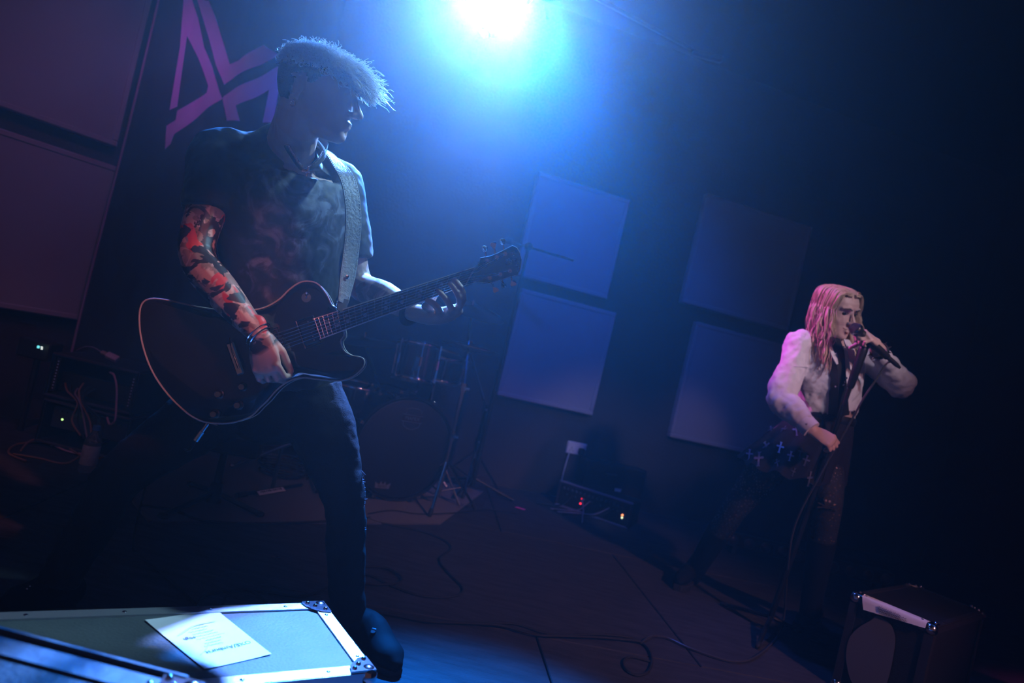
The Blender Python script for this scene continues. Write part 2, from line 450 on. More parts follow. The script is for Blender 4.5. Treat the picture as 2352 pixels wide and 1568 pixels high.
# ceiling bar high on the right of the lamp
bar = thing('lighting_bar', P(1480, 55, 4.5), 'faint horizontal steel lighting bar high in the blue haze', 'lighting bar')
steel = mat('painted_steel', (0.12, 0.12, 0.13), 0.45, metal=0.6)
b0, b1 = P(1180, -110, 4.1), P(1590, 108, 4.75)
obj('tube', gtube([b0, b1], 0.025, 10), steel, bar)
obj('tube', gtube([b0 + Vector((0, .12, .16)), b1 + Vector((0, .12, .16))], 0.018, 10), steel, bar)
for t in (0.3, 0.62, 0.94):
    q = b0.lerp(b1, t); obj('hanger', gtube([q, Vector((q.x, q.y, CEIL))], 0.012, 8), steel, bar)
obj('end_clamp', gbox(b1 + Vector((0.12, 0.02, -0.02)), (0.22, 0.05, 0.06), None, 0.01), steel, bar)

# haze in the room air (its box lies outside the walls, so no face of it is ever in view)
hz = bpy.data.materials.new('stage_haze'); hz.use_nodes = True; nt = hz.node_tree
nt.nodes.remove(nt.nodes['Principled BSDF'])
ad_ = nt.nodes.new('ShaderNodeAddShader')
for i, (den, g) in enumerate(((0.013, 0.82), (0.003, 0.93))):      # wide and narrow scatter, mixed to shape the glow round the lamp
    sc = nt.nodes.new('ShaderNodeVolumeScatter'); sc.inputs['Color'].default_value = (0.92, 0.92, 0.94, 1)
    sc.inputs['Density'].default_value = den; sc.inputs['Anisotropy'].default_value = g
    nt.links.new(sc.outputs[0], ad_.inputs[i])
nt.links.new(ad_.outputs[0], nt.nodes['Material Output'].inputs['Volume'])
hb = obj('stage_haze', gbox((0.2, 2.4, 1.5), (11.0, 9.5, 4.6)), hz); hb['kind'] = 'stuff'; hb['label'] = 'thin stage haze glowing blue in the back light'; hb['category'] = 'haze'

# ================================================================== people: shared builders
HEAD_RINGS = [  # height, back, front, half width, of an adult head about its own centre, face along +x
    (-0.120, 0.030, 0.082, 0.020), (-0.110, 0.005, 0.094, 0.034), (-0.092, -0.020, 0.097, 0.047), (-0.068, -0.050, 0.095, 0.056),
    (-0.045, -0.070, 0.094, 0.063), (-0.020, -0.084, 0.093, 0.069), (0.005, -0.092, 0.090, 0.072), (0.022, -0.095, 0.091, 0.074),
    (0.042, -0.097, 0.097, 0.0755), (0.064, -0.096, 0.094, 0.0755), (0.084, -0.089, 0.083, 0.069), (0.099, -0.074, 0.064, 0.056), (0.110, -0.044, 0.034, 0.032)]
def ring_z(z, zlow, zhi): return z * zlow if z < 0 else (z if z < 0.02 else 0.02 + (z - 0.02) * zhi)
def ghead(M, zlow=1.0, female=False, zhi=1.0):
    n = 28; vs, fs = [], []
    for z, xb, xf_, hw in HEAD_RINGS:
        z = ring_z(z, zlow, zhi)
        if female: hw *= 0.96 if z > -0.02 else 0.96 - 1.1 * (-0.02 - z); xf_ = xf_ * 0.98
        c, r = (xb + xf_) / 2, (xf_ - xb) / 2
        for k in range(n):
            a = 2 * PI * k / n; ca, sa = math.cos(a), math.sin(a); e = 0.86
            vs.append(Vector((c + r * math.copysign(abs(ca) ** e, ca), hw * math.copysign(abs(sa) ** e, sa), z)))
    m = len(HEAD_RINGS)
    for i in range(m - 1):
        for k in range(n):
            l = (k + 1) % n; fs.append((i * n + k, i * n + l, (i + 1) * n + l, (i + 1) * n + k))
    fs.append(tuple(range(n - 1, -1, -1))); fs.append(tuple((m - 1) * n + k for k in range(n)))
    q = 0.85 if female else 1.0
    gs = [(vs, fs)]
    gs.append(gtube([(0.090, 0, 0.030), (0.098, 0, 0.012), (0.108, 0, -0.006 * zlow), (0.113 + 0.004 * q, 0, -0.020 * zlow)], [0.006 * q, 0.0075 * q, 0.009 * q, 0.0105 * q], 10, round_ends=True))
    for s in (-1, 1):
        gs.append(gell((0.103, s * 0.0115 * q, -0.024 * zlow), (0.011, 0.0075 * q, 0.0075), 10, 7))
        gs.append(gell((0.046, s * 0.037, -0.022 * zlow), (0.032, 0.022, 0.028), 14, 9))
        R = Matrix.Rotation(s * -0.35, 3, 'Z') @ Matrix.Rotation(-0.2, 3, 'Y')
        gs.append(gtube([R @ Vector((0.012 * math.cos(a) - 0.020, 0, 0.026 * math.sin(a))) + Vector((-0.002, s * 0.082, -0.002)) for a in np.linspace(-2.2, 2.2, 14)], 0.0048, 6))
        gs.append(gell((-0.016, s * 0.078, -0.003), (0.014, 0.007, 0.026), 10, 7))
        gs.append(gell((-0.012, s * 0.079, -0.030), (0.007, 0.005, 0.009), 8, 6))
        gs.append(gtube([(0.092, s * 0.012, 0.040), (0.093, s * 0.030, 0.044), (0.076, s * 0.052, 0.038)], [0.007 * q, 0.008 * q, 0.006], 8, round_ends=True))
    gs.append(gell((0.096, 0, -0.053 * zlow), (0.0085, 0.019, 0.0060), 12, 7)); gs.append(gell((0.095, 0, -0.065 * zlow), (0.0090, 0.017, 0.0062), 12, 7))
    gs.append(gell((0.085, 0, -0.098 * zlow), (0.014, 0.019, 0.014), 12, 8))
    return [xf(g, M) for g in gs]
def sculpt_face(me, M, zlow=1.0, mouth_open=0.0):
    co = coords(me); R = M.to_3x3(); sc = R.col[0].length
    L = lambda p: tuple(M @ Vector(p)); V = lambda v: tuple(R @ Vector(v))
    for s in (-1, 1):
        push(co, L((0.094, s * 0.031, 0.016)), 0.019 * sc, V((-0.010, 0, 0)))
        push(co, L((0.090, s * 0.034, -0.045 * zlow)), 0.016 * sc, V((-0.004, 0, 0)))
        push(co, L((0.080, s * 0.055, -0.050 * zlow)), 0.020 * sc, V((-0.003, -s * 0.003, 0)))
    push(co, L((0.100, 0, -0.059 * zlow)), 0.008 * sc, V((-0.005 - mouth_open, 0, 0)), 3)
    push(co, L((0.098, 0, -0.080 * zlow)), 0.012 * sc, V((-0.004, 0, 0)))
    setco(me, co)
def ghand(M, side=1, curl=((20, 30, 20),) * 4, spread=(8, 2, -3, -9), thumb=((0.75, 0.62, -0.25), (0.9, 0.35, -0.3)), s=1.0):
    """Hand with its wrist at the origin: fingers along +x, back of the hand +z, thumb on +y (side=-1 mirrors)."""
    gs = [gtube([(-0.03, 0, 0), (0.0, 0, 0), (0.03, 0.002, 0), (0.062, 0.001, 0), (0.090, 0, 0)], [(0.026, 0.019), (0.027, 0.018), (0.035, 0.018), (0.041, 0.0155), (0.039, 0.011)], 14, up=(0, 0, 1), round_ends=True, sub=3)]
    for k, (y, L, r) in enumerate(((0.030, 0.073, 0.0088), (0.0105, 0.081, 0.0092), (-0.010, 0.075, 0.0086), (-0.029, 0.059, 0.0077))):
        p = Vector((0.082, y, 0.001)); a = 0; pts = [p.copy()]; sp = math.radians(spread[k])
        for seg, f in enumerate((0.47, 0.30, 0.23)):
            a += math.radians(curl[k][seg]); d = Vector((math.cos(a) * math.cos(sp), math.cos(a) * math.sin(sp), -math.sin(a)))
            p = p + d * (L * f); pts.append(p.copy())
        gs.append(gtube(pts, [r * 1.05, r, r * 0.94, r * 0.80], 10, round_ends=True))
        gs.append(gell(pts[1], (r * 1.1, r * 1.08, r * 1.1), 8, 6)); gs.append(gell(pts[0] + Vector((0, 0, 0.002)), (r * 1.25, r * 1.15, r * 1.15), 8, 6))
    d1, d2 = Vector(thumb[0]).normalized(), Vector(thumb[1]).normalized()
    p0 = Vector((0.012, 0.020, -0.006)); p1 = p0 + d1 * 0.048; p2 = p1 + d2 * 0.034; p3 = p2 + (d2 + Vector((0.2, 0, -0.1))).normalized() * 0.026
    gs.append(gtube([p0, p1, p2, p3], [0.014, 0.0115, 0.0105, 0.0085], 10, round_ends=True))
    Sx = Matrix.Diagonal((s, s * side, s, 1))
    return [xf(g, M @ Sx) for g in gs]
def hair_mat(name, col, trans_col, mixf=0.5, rough=0.45):
    m = bpy.data.materials.new(name); m.use_nodes = True; nt = m.node_tree; b = nt.nodes['Principled BSDF']
    b.inputs['Base Color'].default_value = (*col, 1); b.inputs['Roughness'].default_value = rough; b.inputs['Specular IOR Level'].default_value = 0.6
    t = nt.nodes.new('ShaderNodeBsdfTranslucent'); t.inputs['Color'].default_value = (*trans_col, 1)
    x = nt.nodes.new('ShaderNodeMixShader'); x.inputs['Fac'].default_value = mixf
    nt.links.new(b.outputs[0], x.inputs[1]); nt.links.new(t.outputs[0], x.inputs[2]); nt.links.new(x.outputs[0], nt.nodes['Material Output'].inputs['Surface'])
    return m
def skin_mat(name, col, tattoo=False):
    """Skin; where the mesh carries the 'ink' attribute, dark tattoo shapes with red touches."""
    m = bpy.data.materials.new(name); m.use_nodes = True; nt = m.node_tree; b = nt.nodes['Principled BSDF']
    b.inputs['Roughness'].default_value = 0.5; b.inputs['Subsurface Weight'].default_value = 0.0
    tc = nt.nodes.new('ShaderNodeTexCoord')
    def nz(scale, detail, seed, dist=0.0):
        mp = nt.nodes.new('ShaderNodeMapping'); mp.inputs['Location'].default_value = (seed, seed * 0.7, seed * 1.3); nt.links.new(tc.outputs['Object'], mp.inputs['Vector'])
        n = nt.nodes.new('ShaderNodeTexNoise'); n.inputs['Scale'].default_value = scale; n.inputs['Detail'].default_value = detail; n.inputs['Distortion'].default_value = dist
        nt.links.new(mp.outputs['Vector'], n.inputs['Vector']); return n.outputs['Fac']
    def ramp(fac, a, bb):
        r = nt.nodes.new('ShaderNodeMapRange'); r.inputs['From Min'].default_value = a; r.inputs['From Max'].default_value = bb; nt.links.new(fac, r.inputs['Value']); return r.outputs['Result']
    def mixc(fac, c1, c2):
        x = nt.nodes.new('ShaderNodeMix'); x.data_type = 'RGBA'
        nt.links.new(fac, x.inputs['Factor'])
        for sock, c in ((x.inputs['A'], c1), (x.inputs['B'], c2)):
            if isinstance(c, tuple): sock.default_value = (*c, 1)
            else: nt.links.new(c, sock)
        return x.outputs['Result']
    base = mixc(ramp(nz(14, 4, 1.0), 0.35, 0.7), col, tuple(c * 0.86 for c in col))
    if tattoo:
        at = nt.nodes.new('ShaderNodeAttribute'); at.attribute_name = 'ink'
        def mul(a, c):
            k = nt.nodes.new('ShaderNodeMath'); k.operation = 'MULTIPLY'; nt.links.new(a, k.inputs[0]); nt.links.new(c, k.inputs[1]); return k.outputs[0]
        grey = mul(ramp(nz(22, 5, 9.0, 1.0), 0.46, 0.53), at.outputs['Fac'])
        base = mixc(grey, base, tuple(c * 0.42 for c in col))
        red = mul(ramp(nz(13, 2, 5.0, 0.8), 0.56, 0.58), at.outputs['Fac'])
        base = mixc(red, base, (0.55, 0.06, 0.05))
        dark = mul(ramp(nz(15, 3, 2.2, 1.6), 0.49, 0.52), at.outputs['Fac'])
        base = mixc(dark, base, (0.025, 0.022, 0.025))
    nt.links.new(base, b.inputs['Base Color'])
    return m
def attr(me, name, vals):
    a = me.attributes.new(name, 'FLOAT', 'POINT'); a.data.foreach_set('value', np.asarray(vals, dtype=np.float32))
def dist_polyline(co, pts):
    best = np.full(len(co), 1e9)
    for a, b in zip(pts[:-1], pts[1:]):
        a, b = np.array(a), np.array(b); ab = b - a; t = np.clip(((co - a) @ ab) / (ab @ ab), 0, 1)
        best = np.minimum(best, np.linalg.norm(co - (a + t[:, None] * ab), axis=1))
    return best
def gshoe(heel, toe, up=(0, 0, 1), w=0.045, h=0.075, ankle=None):
    """A boot: foot from heel to toe on its sole, with a shaft up to the ankle."""
    heel, toe = Vector(heel), Vector(toe); d = (toe - heel); u = Vector((0, 0, 1))
    pts = [heel + u * h * 0.5, heel.lerp(toe, 0.3) + u * h * 0.55, heel.lerp(toe, 0.6) + u * h * 0.42, heel.lerp(toe, 0.85) + u * h * 0.36, toe + u * h * 0.28 - d * 0.03]
    gs = [gtube(pts, [(w * 0.82, h * 0.5), (w * 0.9, h * 0.55), (w, h * 0.42), (w * 0.95, h * 0.36), (w * 0.6, h * 0.26)], 14, up=u, round_ends=True, sub=3)]
    if ankle is not None: gs.append(gtube([heel.lerp(toe, 0.18) + u * h * 0.5, Vector(ankle)], [(w * 0.95, w * 1.05), (w * 0.95, w * 1.0)], 14))
    return gs
def gsole(heel, toe, w, t=0.018):
    heel, toe = Vector(heel), Vector(toe); d = (toe - heel); L = d.length
    M = frame(heel, d, z=(0, 0, 1))
    out = [(-0.02, -w * 0.7), (0.25 * L, -w * 0.85), (0.6 * L, -w * 1.02), (0.85 * L, -w), (L + 0.012, -w * 0.45), (L + 0.012, w * 0.45), (0.85 * L, w), (0.6 * L, w * 1.02), (0.25 * L, w * 0.85), (-0.02, w * 0.7)]
    return gprism(out, 0.0, t, M, 0.003)

# ================================================================== the guitarist
g_base = (Fl(100, 1390) + Fl(850, 1490)) / 2
man = thing('person', g_base, 'guitarist in dark printed shirt, wide stance, head bowed over a black guitar', 'person')
SHR, SHL = P(505, 352, 1.77), P(778, 425, 1.96)
ELR, WRR = P(452, 582, 1.68), P(594, 768, 1.625)
ELL, WRL = P(822, 648, 1.98), P(952, 718, 1.84)
lat = SHL - SHR; lat.z = 0; lat.normalize()
FACE_N = Vector((lat.y, -lat.x, 0))                                   # his chest faces here
hd_f = (P(830, 247, 1.68) - P(730, 213, 1.68)).normalized() + Vector((0, -0.05, 0))
HM = frame(P(728, 219, 1.68), hd_f, y=Vector((0, 1, 0.12)))
HZ = 0.80
NB = P(668, 335, 1.80)
def HL(p): return HM @ Vector(p)
skin_g = skin_mat('tattooed_skin', (0.56, 0.36, 0.29), True)
HH = 0.78
parts = ghead(HM, HZ, False, HH)
parts += [gtube([HL((-0.025, 0, -0.02)), HL((-0.028, 0, -0.075)), NB, P(655, 400, 1.84)], [(0.058, 0.062), (0.056, 0.060), (0.062, 0.066), (0.09, 0.07)], 18, up=FACE_N, sub=3, round_ends=True)]
TORSO = [(P(668, 350, 1.82), 0.075, 0.065), (P(650, 385, 1.84), 0.165, 0.088), (P(648, 470, 1.85), 0.178, 0.112), (P(652, 580, 1.88), 0.166, 0.108), (P(652, 700, 1.91), 0.158, 0.105), (P(640, 810, 1.92), 0.170, 0.115), (P(634, 885, 1.925), 0.176, 0.120)]
parts.append(gtube([t[0] for t in TORSO], [(t[1] * 0.86, t[2] * 0.86) for t in TORSO], 24, up=FACE_N, sub=3, round_ends=True))
armR = [SHR, SHR.lerp(ELR, 0.5), ELR, P(508, 668, 1.638), WRR]
armL = [SHL, SHL.lerp(ELL, 0.5), ELL, P(885, 680, 1.91), WRL]
parts.append(gtube(armR, [(0.052, 0.055), (0.048, 0.050), (0.041, 0.043), (0.043, 0.042), (0.027, 0.024)], 16, sub=4, round_ends=True))
parts.append(gtube(armL, [(0.052, 0.055), (0.046, 0.048), (0.041, 0.042), (0.041, 0.040), (0.028, 0.024)], 16, sub=4, round_ends=True))
# strumming hand
hx = P(614, 852, 1.628) - WRR
HMR = frame(WRR, hx, z=Vector((-0.30, -1, 0.15)))
parts += ghand(HMR, 1, ((24, 60, 40), (26, 48, 30), (30, 50, 34), (26, 40, 25)), (6, 2, -4, -10), ((0.85, 0.30, -0.42), (0.85, -0.10, -0.5)), 0.98)
# fretting hand, finger by finger round the neck
def chain(pts, r): return gtube([P(*p) for p in pts], r, 10, round_ends=True, sub=2)
parts.append(gtube([WRL, P(985, 724, 1.82), P(1018, 724, 1.795), P(1048, 712, 1.785)], [(0.028, 0.024), (0.034, 0.026), (0.038, 0.022), (0.030, 0.016)], 14, sub=3, round_ends=True))
for pts in ([(1052, 708, 1.79), (1064, 686, 1.745), (1058, 660, 1.735), (1043, 641, 1.752)],
            [(1044, 716, 1.785), (1057, 700, 1.738), (1050, 672, 1.728), (1034, 651, 1.745)],
            [(1028, 722, 1.785), (1036, 708, 1.732), (1024, 686, 1.722), (1007, 668, 1.738)],
            [(1010, 726, 1.785), (1008, 712, 1.732), (996, 697, 1.724), (981, 690, 1.732)]):
    parts.append(chain(pts, [0.0105, 0.0098, 0.0090, 0.0076]))
parts.append(chain([(975, 722, 1.82), (985, 700, 1.835), (1000, 672, 1.84), (1012, 655, 1.835)], [0.016, 0.013, 0.011, 0.009]))
parts.append(gell(P(982, 704, 1.765), (0.017, 0.016, 0.013), 12, 8))
# legs (inside the jeans)
HIPL, KNL, ANL = P(706, 905, 1.96), P(791, 1150, 1.945), P(798, 1420, 2.0)
HIPR, KNR, ANR = P(560, 895, 1.90), P(278, 1092, 1.82), P(136, 1330, 1.79)
legs_in = []
for h, k, a in ((HIPL, KNL, ANL), (HIPR, KNR, ANR)):
    parts.append(gtube([h, h.lerp(k, 0.5), k, k.lerp(a, 0.4), a], [0.08, 0.068, 0.048, 0.046, 0.036], 14, sub=3, round_ends=True))
body = fuse('body', parts, 0.0034, 3)
sculpt_face(body, HM, HZ)
co = coords(body)
ink_v = np.clip(1 - (dist_polyline(co, [tuple(SHR), tuple(ELR), tuple(armR[3]), tuple(ELR.lerp(WRR, 0.93))]) - 0.06) / 0.01, 0, 1)
ink_l = np.clip(1 - (dist_polyline(co, [tuple(ELL), tuple(armL[3])]) - 0.05) / 0.01, 0, 1) * 0.55
attr(body, 'ink', np.maximum(ink_v, ink_l))
bo = obj('body', body, skin_g, man, label='tattooed right arm, bare forearms, face in profile')
dark_eye = mat('dark_eye', (0.05, 0.045, 0.05), 0.7, spec=0.1)
for s in (-1, 1): obj('eye', xf(gell((0.067, s * 0.031, 0.014), (0.0115, 0.0115, 0.0105), 12, 8), HM), dark_eye, man)
for s in (-1, 1): obj('eyebrow', xf(gtube([(0.099, s * 0.016, 0.036), (0.098, s * 0.032, 0.041), (0.083, s * 0.050, 0.036)], [0.003, 0.0035, 0.002], 6), HM), mat('brow_hair', (0.05, 0.04, 0.035), 0.8), man)

# shirt with its printed picture
def print_mat():
    m = bpy.data.materials.new('printed_shirt'); m.use_nodes = True; nt = m.node_tree; b = nt.nodes['Principled BSDF']
    b.inputs['Roughness'].default_value = 0.62; b.inputs['Sheen Weight'].default_value = 0.15
    tc = nt.nodes.new('ShaderNodeTexCoord'); at = nt.nodes.new('ShaderNodeAttribute'); at.attribute_name = 'print'
    n = nt.nodes.new('ShaderNodeTexNoise'); n.inputs['Scale'].default_value = 16; n.inputs['Detail'].default_value = 7; n.inputs['Distortion'].default_value = 1.4; nt.links.new(tc.outputs['Object'], n.inputs['Vector'])
    r = nt.nodes.new('ShaderNodeValToRGB'); e = r.color_ramp.elements; e[0].position = 0.44; e[0].color = (0.009, 0.009, 0.012, 1); e[1].position = 0.62; e[1].color = (0.15, 0.15, 0.17, 1)
    e2 = r.color_ramp.elements.new(0.53); e2.color = (0.045, 0.042, 0.05, 1)
    nt.links.new(n.outputs['Fac'], r.inputs['Fac'])
    x = nt.nodes.new('ShaderNodeMix'); x.data_type = 'RGBA'; x.inputs['A'].default_value = (0.010, 0.010, 0.013, 1)
    nt.links.new(r.outputs['Color'], x.inputs['B']); nt.links.new(at.outputs['Fac'], x.inputs['Factor']); nt.links.new(x.outputs['Result'], b.inputs['Base Color'])
    return m
sl = [gtube([t[0] for t in TORSO], [(t[1] * (1.0 if i else 0.9) + 0.006, t[2] + 0.006) for i, t in enumerate(TORSO)], 28, up=FACE_N, sub=4, round_ends=False)]
sl.append(gtube([SHR.lerp(NB, 0.35), SHR, SHR.lerp(ELR, 0.34), SHR.lerp(ELR, 0.60)], [(0.050, 0.050), (0.070, 0.068), (0.068, 0.067), (0.064, 0.064)], 20, sub=4))
sl.append(gtube([SHL.lerp(NB, 0.35), SHL, SHL.lerp(ELL, 0.35), SHL.lerp(ELL, 0.78)], [(0.050, 0.050), (0.070, 0.068), (0.066, 0.065), (0.060, 0.060)], 20, sub=4))
sl.append(gtube([P(650, 392, 1.84), P(652, 352, 1.845), P(650, 318, 1.865)], [(0.135, 0.085), (0.097, 0.074), (0.070, 0.060)], 22, up=FACE_N, sub=3))
shirt = fuse('shirt', sl, 0.0055, 14)
wrinkle(shirt, 0.006, 9.0, 3.1, (1, 1, 0.6)); wrinkle(shirt, 0.002, 30.0, 8.0)
co = coords(shirt)
def soft_box(co, c, rx, rz):
    d = co - np.array(tuple(c)); u = d @ np.array(tuple(lat)); v = d[:, 2]; f = d @ np.array(tuple(FACE_N))
    return np.clip(1.4 - np.sqrt((u / rx) ** 2 + (v / rz) ** 2), 0, 1) * (f > -0.05)
pr = np.maximum.reduce([np.clip(soft_box(co, P(700, 480, 1.78), 0.13, 0.10) * 2, 0, 1), np.clip(soft_box(co, P(625, 625, 1.78), 0.055, 0.06) * 3, 0, 1), np.clip(soft_box(co, P(740, 620, 1.80), 0.05, 0.07) * 3, 0, 1) * 0.5, np.clip(soft_box(co, P(570, 530, 1.78), 0.03, 0.03) * 3, 0, 1) * 0.7])
attr(shirt, 'print', pr)
obj('shirt', shirt, print_mat(), man, label='black short-sleeved shirt with a pale printed picture')
nbp = catmull([P(638, 285, 1.785), P(648, 315, 1.715), P(669, 354, 1.697), P(696, 388, 1.702), P(722, 380, 1.707), P(745, 352, 1.76), P(720, 318, 1.86), P(670, 287, 1.87)], 5, True)
obj('neckband', gtube(nbp, (0.006), 8, closed=True), mat('black_rib_knit', (0.018, 0.017, 0.02), 0.85), man)
cl = mat('shirt_collar', (0.10, 0.10, 0.12), 0.7)
colpts = [P(742, 362, 1.80), P(748, 342, 1.83), P(735, 328, 1.87), P(700, 318, 1.90)]
obj('collar', gtube(catmull(colpts, 5), [(0.003, 0.018)] * 16, 8, up=Vector((0.2, -0.3, 1))), cl, man)
# chain, pendant, earring, bracelets, watch
chrome = mat('chrome', (0.75, 0.75, 0.78), 0.14, metal=1.0)
dkmetal = mat('dark_metal', (0.10, 0.10, 0.11), 0.3, metal=0.9)
nk = catmull([P(640, 283, 1.77), P(652, 312, 1.705), P(672, 350, 1.685), P(696, 384, 1.690), P(716, 378, 1.695), P(735, 360, 1.72), P(744, 345, 1.77)], 12)
ch = obj('neck_chain', gtube(nk, 0.0010, 6), chrome, man, label='silver curb chain')
for i, p in enumerate(nk[2:-2]):
    d = (nk[min(i + 3, len(nk) - 1)] - nk[i + 1]).normalized(); side = Vector((0.3, -0.8, 0.5)) if i % 2 else Vector((1, 0.2, 0.4))
    obj('link', gtube([p + d * 0.0040 * math.cos(a) + side.normalized() * 0.0028 * math.sin(a) for a in np.linspace(0, 2 * PI, 9)[:-1]], 0.0010, 5, closed=True), chrome, ch)
pend = P(703, 393, 1.685)
pn = obj('pendant', join(gbox(pend, (0.022, 0.004, 0.006), None, 0.001), gbox(pend + Vector((0.004, 0, 0)), (0.006, 0.004, 0.024), None, 0.001), gell(pend, (0.006, 0.004, 0.006), 10, 6)), chrome, man)
obj('earring', join(gell(HL((-0.012, -0.088, -0.040)), (0.0028, 0.0028, 0.0028), 8, 6), gtube([HL((-0.012 + 0.006 * math.cos(a), -0.088, -0.047 + 0.006 * math.sin(a))) for a in np.linspace(0, 2 * PI, 12)[:-1]], 0.0012, 5, closed=True)), chrome, man)
fa = (WRR - armR[3]).normalized()
for k in (0, 1):
    c = WRR - fa * (0.001 - 0.011 * k); M = zframe(c, fa + Vector((0.10, 0, 0.05)))
    obj('bracelet', xf(gtube([(0.0355 * math.cos(a), 0.031 * math.sin(a), 0) for a in np.linspace(0, 2 * PI, 25)[:-1]], [(0.0042, 0.0022)] * 24, 8, closed=True), M), chrome, man)
fl = (WRL - armL[3]).normalized(); M = zframe(WRL - fl * 0.012, fl)
obj('watch_strap', xf(gtube([(0.034 * math.cos(a), 0.034 * math.sin(a), 0) for a in np.linspace(0, 2 * PI, 25)[:-1]], [(0.010, 0.003)] * 24, 8, closed=True, up=None), M), mat('black_leather', (0.012, 0.012, 0.014), 0.5), man)
rp = ghand(HMR, 1)[0]
ringp = HMR @ Vector((0.088, -0.012, -0.012)); M = zframe(ringp, HMR.to_3x3() @ Vector((0.7, -0.05, -0.7)))
obj('finger_ring', xf(gtube([(0.0105 * math.cos(a), 0.0105 * math.sin(a), 0) for a in np.linspace(0, 2 * PI, 17)[:-1]], [(0.002, 0.0035)] * 16, 6, closed=True), M), dkmetal, man)

# jeans and boots
denim = mat('black_denim', (0.020, 0.017, 0.015), 0.9, bump=(260, 0.25), spec=0.1)
jl = [gtube([P(636, 850, 1.925), P(632, 905, 1.93), P(630, 945, 1.93)], [(0.165, 0.115), (0.172, 0.118), (0.13, 0.095)], 24, up=FACE_N, sub=3, round_ends=True)]
jl.append(gtube([HIPL, P(752, 1015, 1.955), P(790, 1145, 1.945), P(795, 1240, 1.96), P(796, 1340, 1.985), P(802, 1428, 2.005)], [0.104, 0.088, 0.060, 0.057, 0.053, 0.052], 18, sub=4, round_ends=False))
jl.append(gtube([HIPR, P(425, 985, 1.865), KNR, P(215, 1200, 1.80), P(165, 1280, 1.795), P(135, 1335, 1.79)], [0.106, 0.086, 0.064, 0.058, 0.052, 0.052], 18, sub=4, round_ends=False))
jeans = fuse('jeans', jl, 0.006, 6)
wrinkle(jeans, 0.0045, 14.0, 1.7, (1, 1, 1.6))
obj('jeans', jeans, denim, man, label='black jeans, frayed at the knee')
rng = random.Random(3)
fray = []
for y in np.linspace(1085, 1215, 26):
    b = P(832 + 2.5 * math.sin(y * 0.1), y, 1.945); d = Vector((rng.uniform(0.2, 1), rng.uniform(-0.6, 0.4), rng.uniform(-0.8, 0.8))).normalized() * rng.uniform(0.005, 0.013)
    fray.append(gtube([b - d * 0.8, b, b + d], [0.0022, 0.002, 0.0006], 4))
obj('frayed_threads', join(*fray), mat('pale_thread', (0.35, 0.36, 0.40), 0.9), man)
leather = mat('boot_leather', (0.006, 0.0055, 0.006), 0.75, spec=0.12)
bh, bt = Fl(826, 1468), Fl(902, 1548)
b1 = fuse('boot', gshoe(bh, bt, w=0.047, h=0.095, ankle=P(806, 1420, 2.0)), 0.006, 4)
bo1 = obj('boot', b1, leather, man); obj('sole', gsole(bh, bt, 0.046), mat('rubber', (0.012, 0.012, 0.012), 0.8), bo1)
obj('buckle', gbox(P(858, 1448, 1.93), (0.016, 0.012, 0.012), None, 0.002), chrome, bo1)
bh2, bt2 = Fl(150, 1398), Fl(8, 1408)
b2 = fuse('boot', gshoe(bh2, bt2, w=0.047, h=0.095, ankle=P(130, 1325, 1.79)), 0.006, 4)
bo2 = obj('boot', b2, leather, man); obj('sole', gsole(bh2, bt2, 0.046), mat('rubber'), bo2)
for q in ((62, 1352), (69, 1346)): obj('buckle', gell(P(*q, 1.725), (0.003, 0.003, 0.003), 8, 6), chrome, bo2)

# hair: clipped sides, curls on top
def ring_at(z, zlow=1.0, zhi=1.0):
    rs = [(ring_z(q[0], zlow, zhi), *q[1:]) for q in HEAD_RINGS]
    for p, q in zip(rs[:-1], rs[1:]):
        if p[0] <= z <= q[0]:
            t = (z - p[0]) / (q[0] - p[0]); return tuple(p[i] + (q[i] - p[i]) * t for i in (1, 2, 3))
    return None
def scalp(v, lift=0.0, zlow=1.0, zhi=1.0):
    """Point where direction v from the head's middle leaves the head."""
    o = Vector((0.0, 0, 0.02)); lo, hi = 0.02, 0.16
    for _ in range(18):
        t = (lo + hi) / 2; p = o + v * t; r = ring_at(p.z, zlow, zhi); inside = False
        if r:
            c, rx, hw = (r[0] + r[1]) / 2, (r[1] - r[0]) / 2, r[2]
            inside = (abs(p.x - c) / rx) ** 2.3 + (abs(p.y) / hw) ** 2.3 < 1
        if inside: lo = t
        else: hi = t
    return o + v * (lo + lift)
n, m2 = 110, 70
vs, fs = [], []
for i in range(m2 + 1):
    a = PI * i / m2
    for k in range(n):
        b = 2 * PI * k / n; vs.append(scalp(Vector((math.sin(a) * math.cos(b), math.sin(a) * math.sin(b), math.cos(a))), 0.0065, HZ, HH))
for i in range(m2):
    for k in range(n):
        l = (k + 1) % n; f = (i * n + k, (i + 1) * n + k, (i + 1) * n + l, i * n + l); c = sum((vs[q] for q in f), Vector()) / 4; c.z = c.z if c.z < 0.02 else 0.02 + (c.z - 0.02) / HH
        if c.z > np.interp(c.x, (-0.10, -0.042, -0.024, -0.006, 0.006, 0.020, 0.036, 0.060, 0.10), (-0.060, -0.055, 0.028, 0.036, 0.010, 0.016, 0.052, 0.070, 0.078)): fs.append(f)
ho = obj('hair', xf((vs, fs), HM), mat('clipped_hair', (0.035, 0.028, 0.026), 0.75, bump=(500, 0.6)), man, label='curly blond-grey mop over clipped dark sides')
curls = []
rng = random.Random(11)
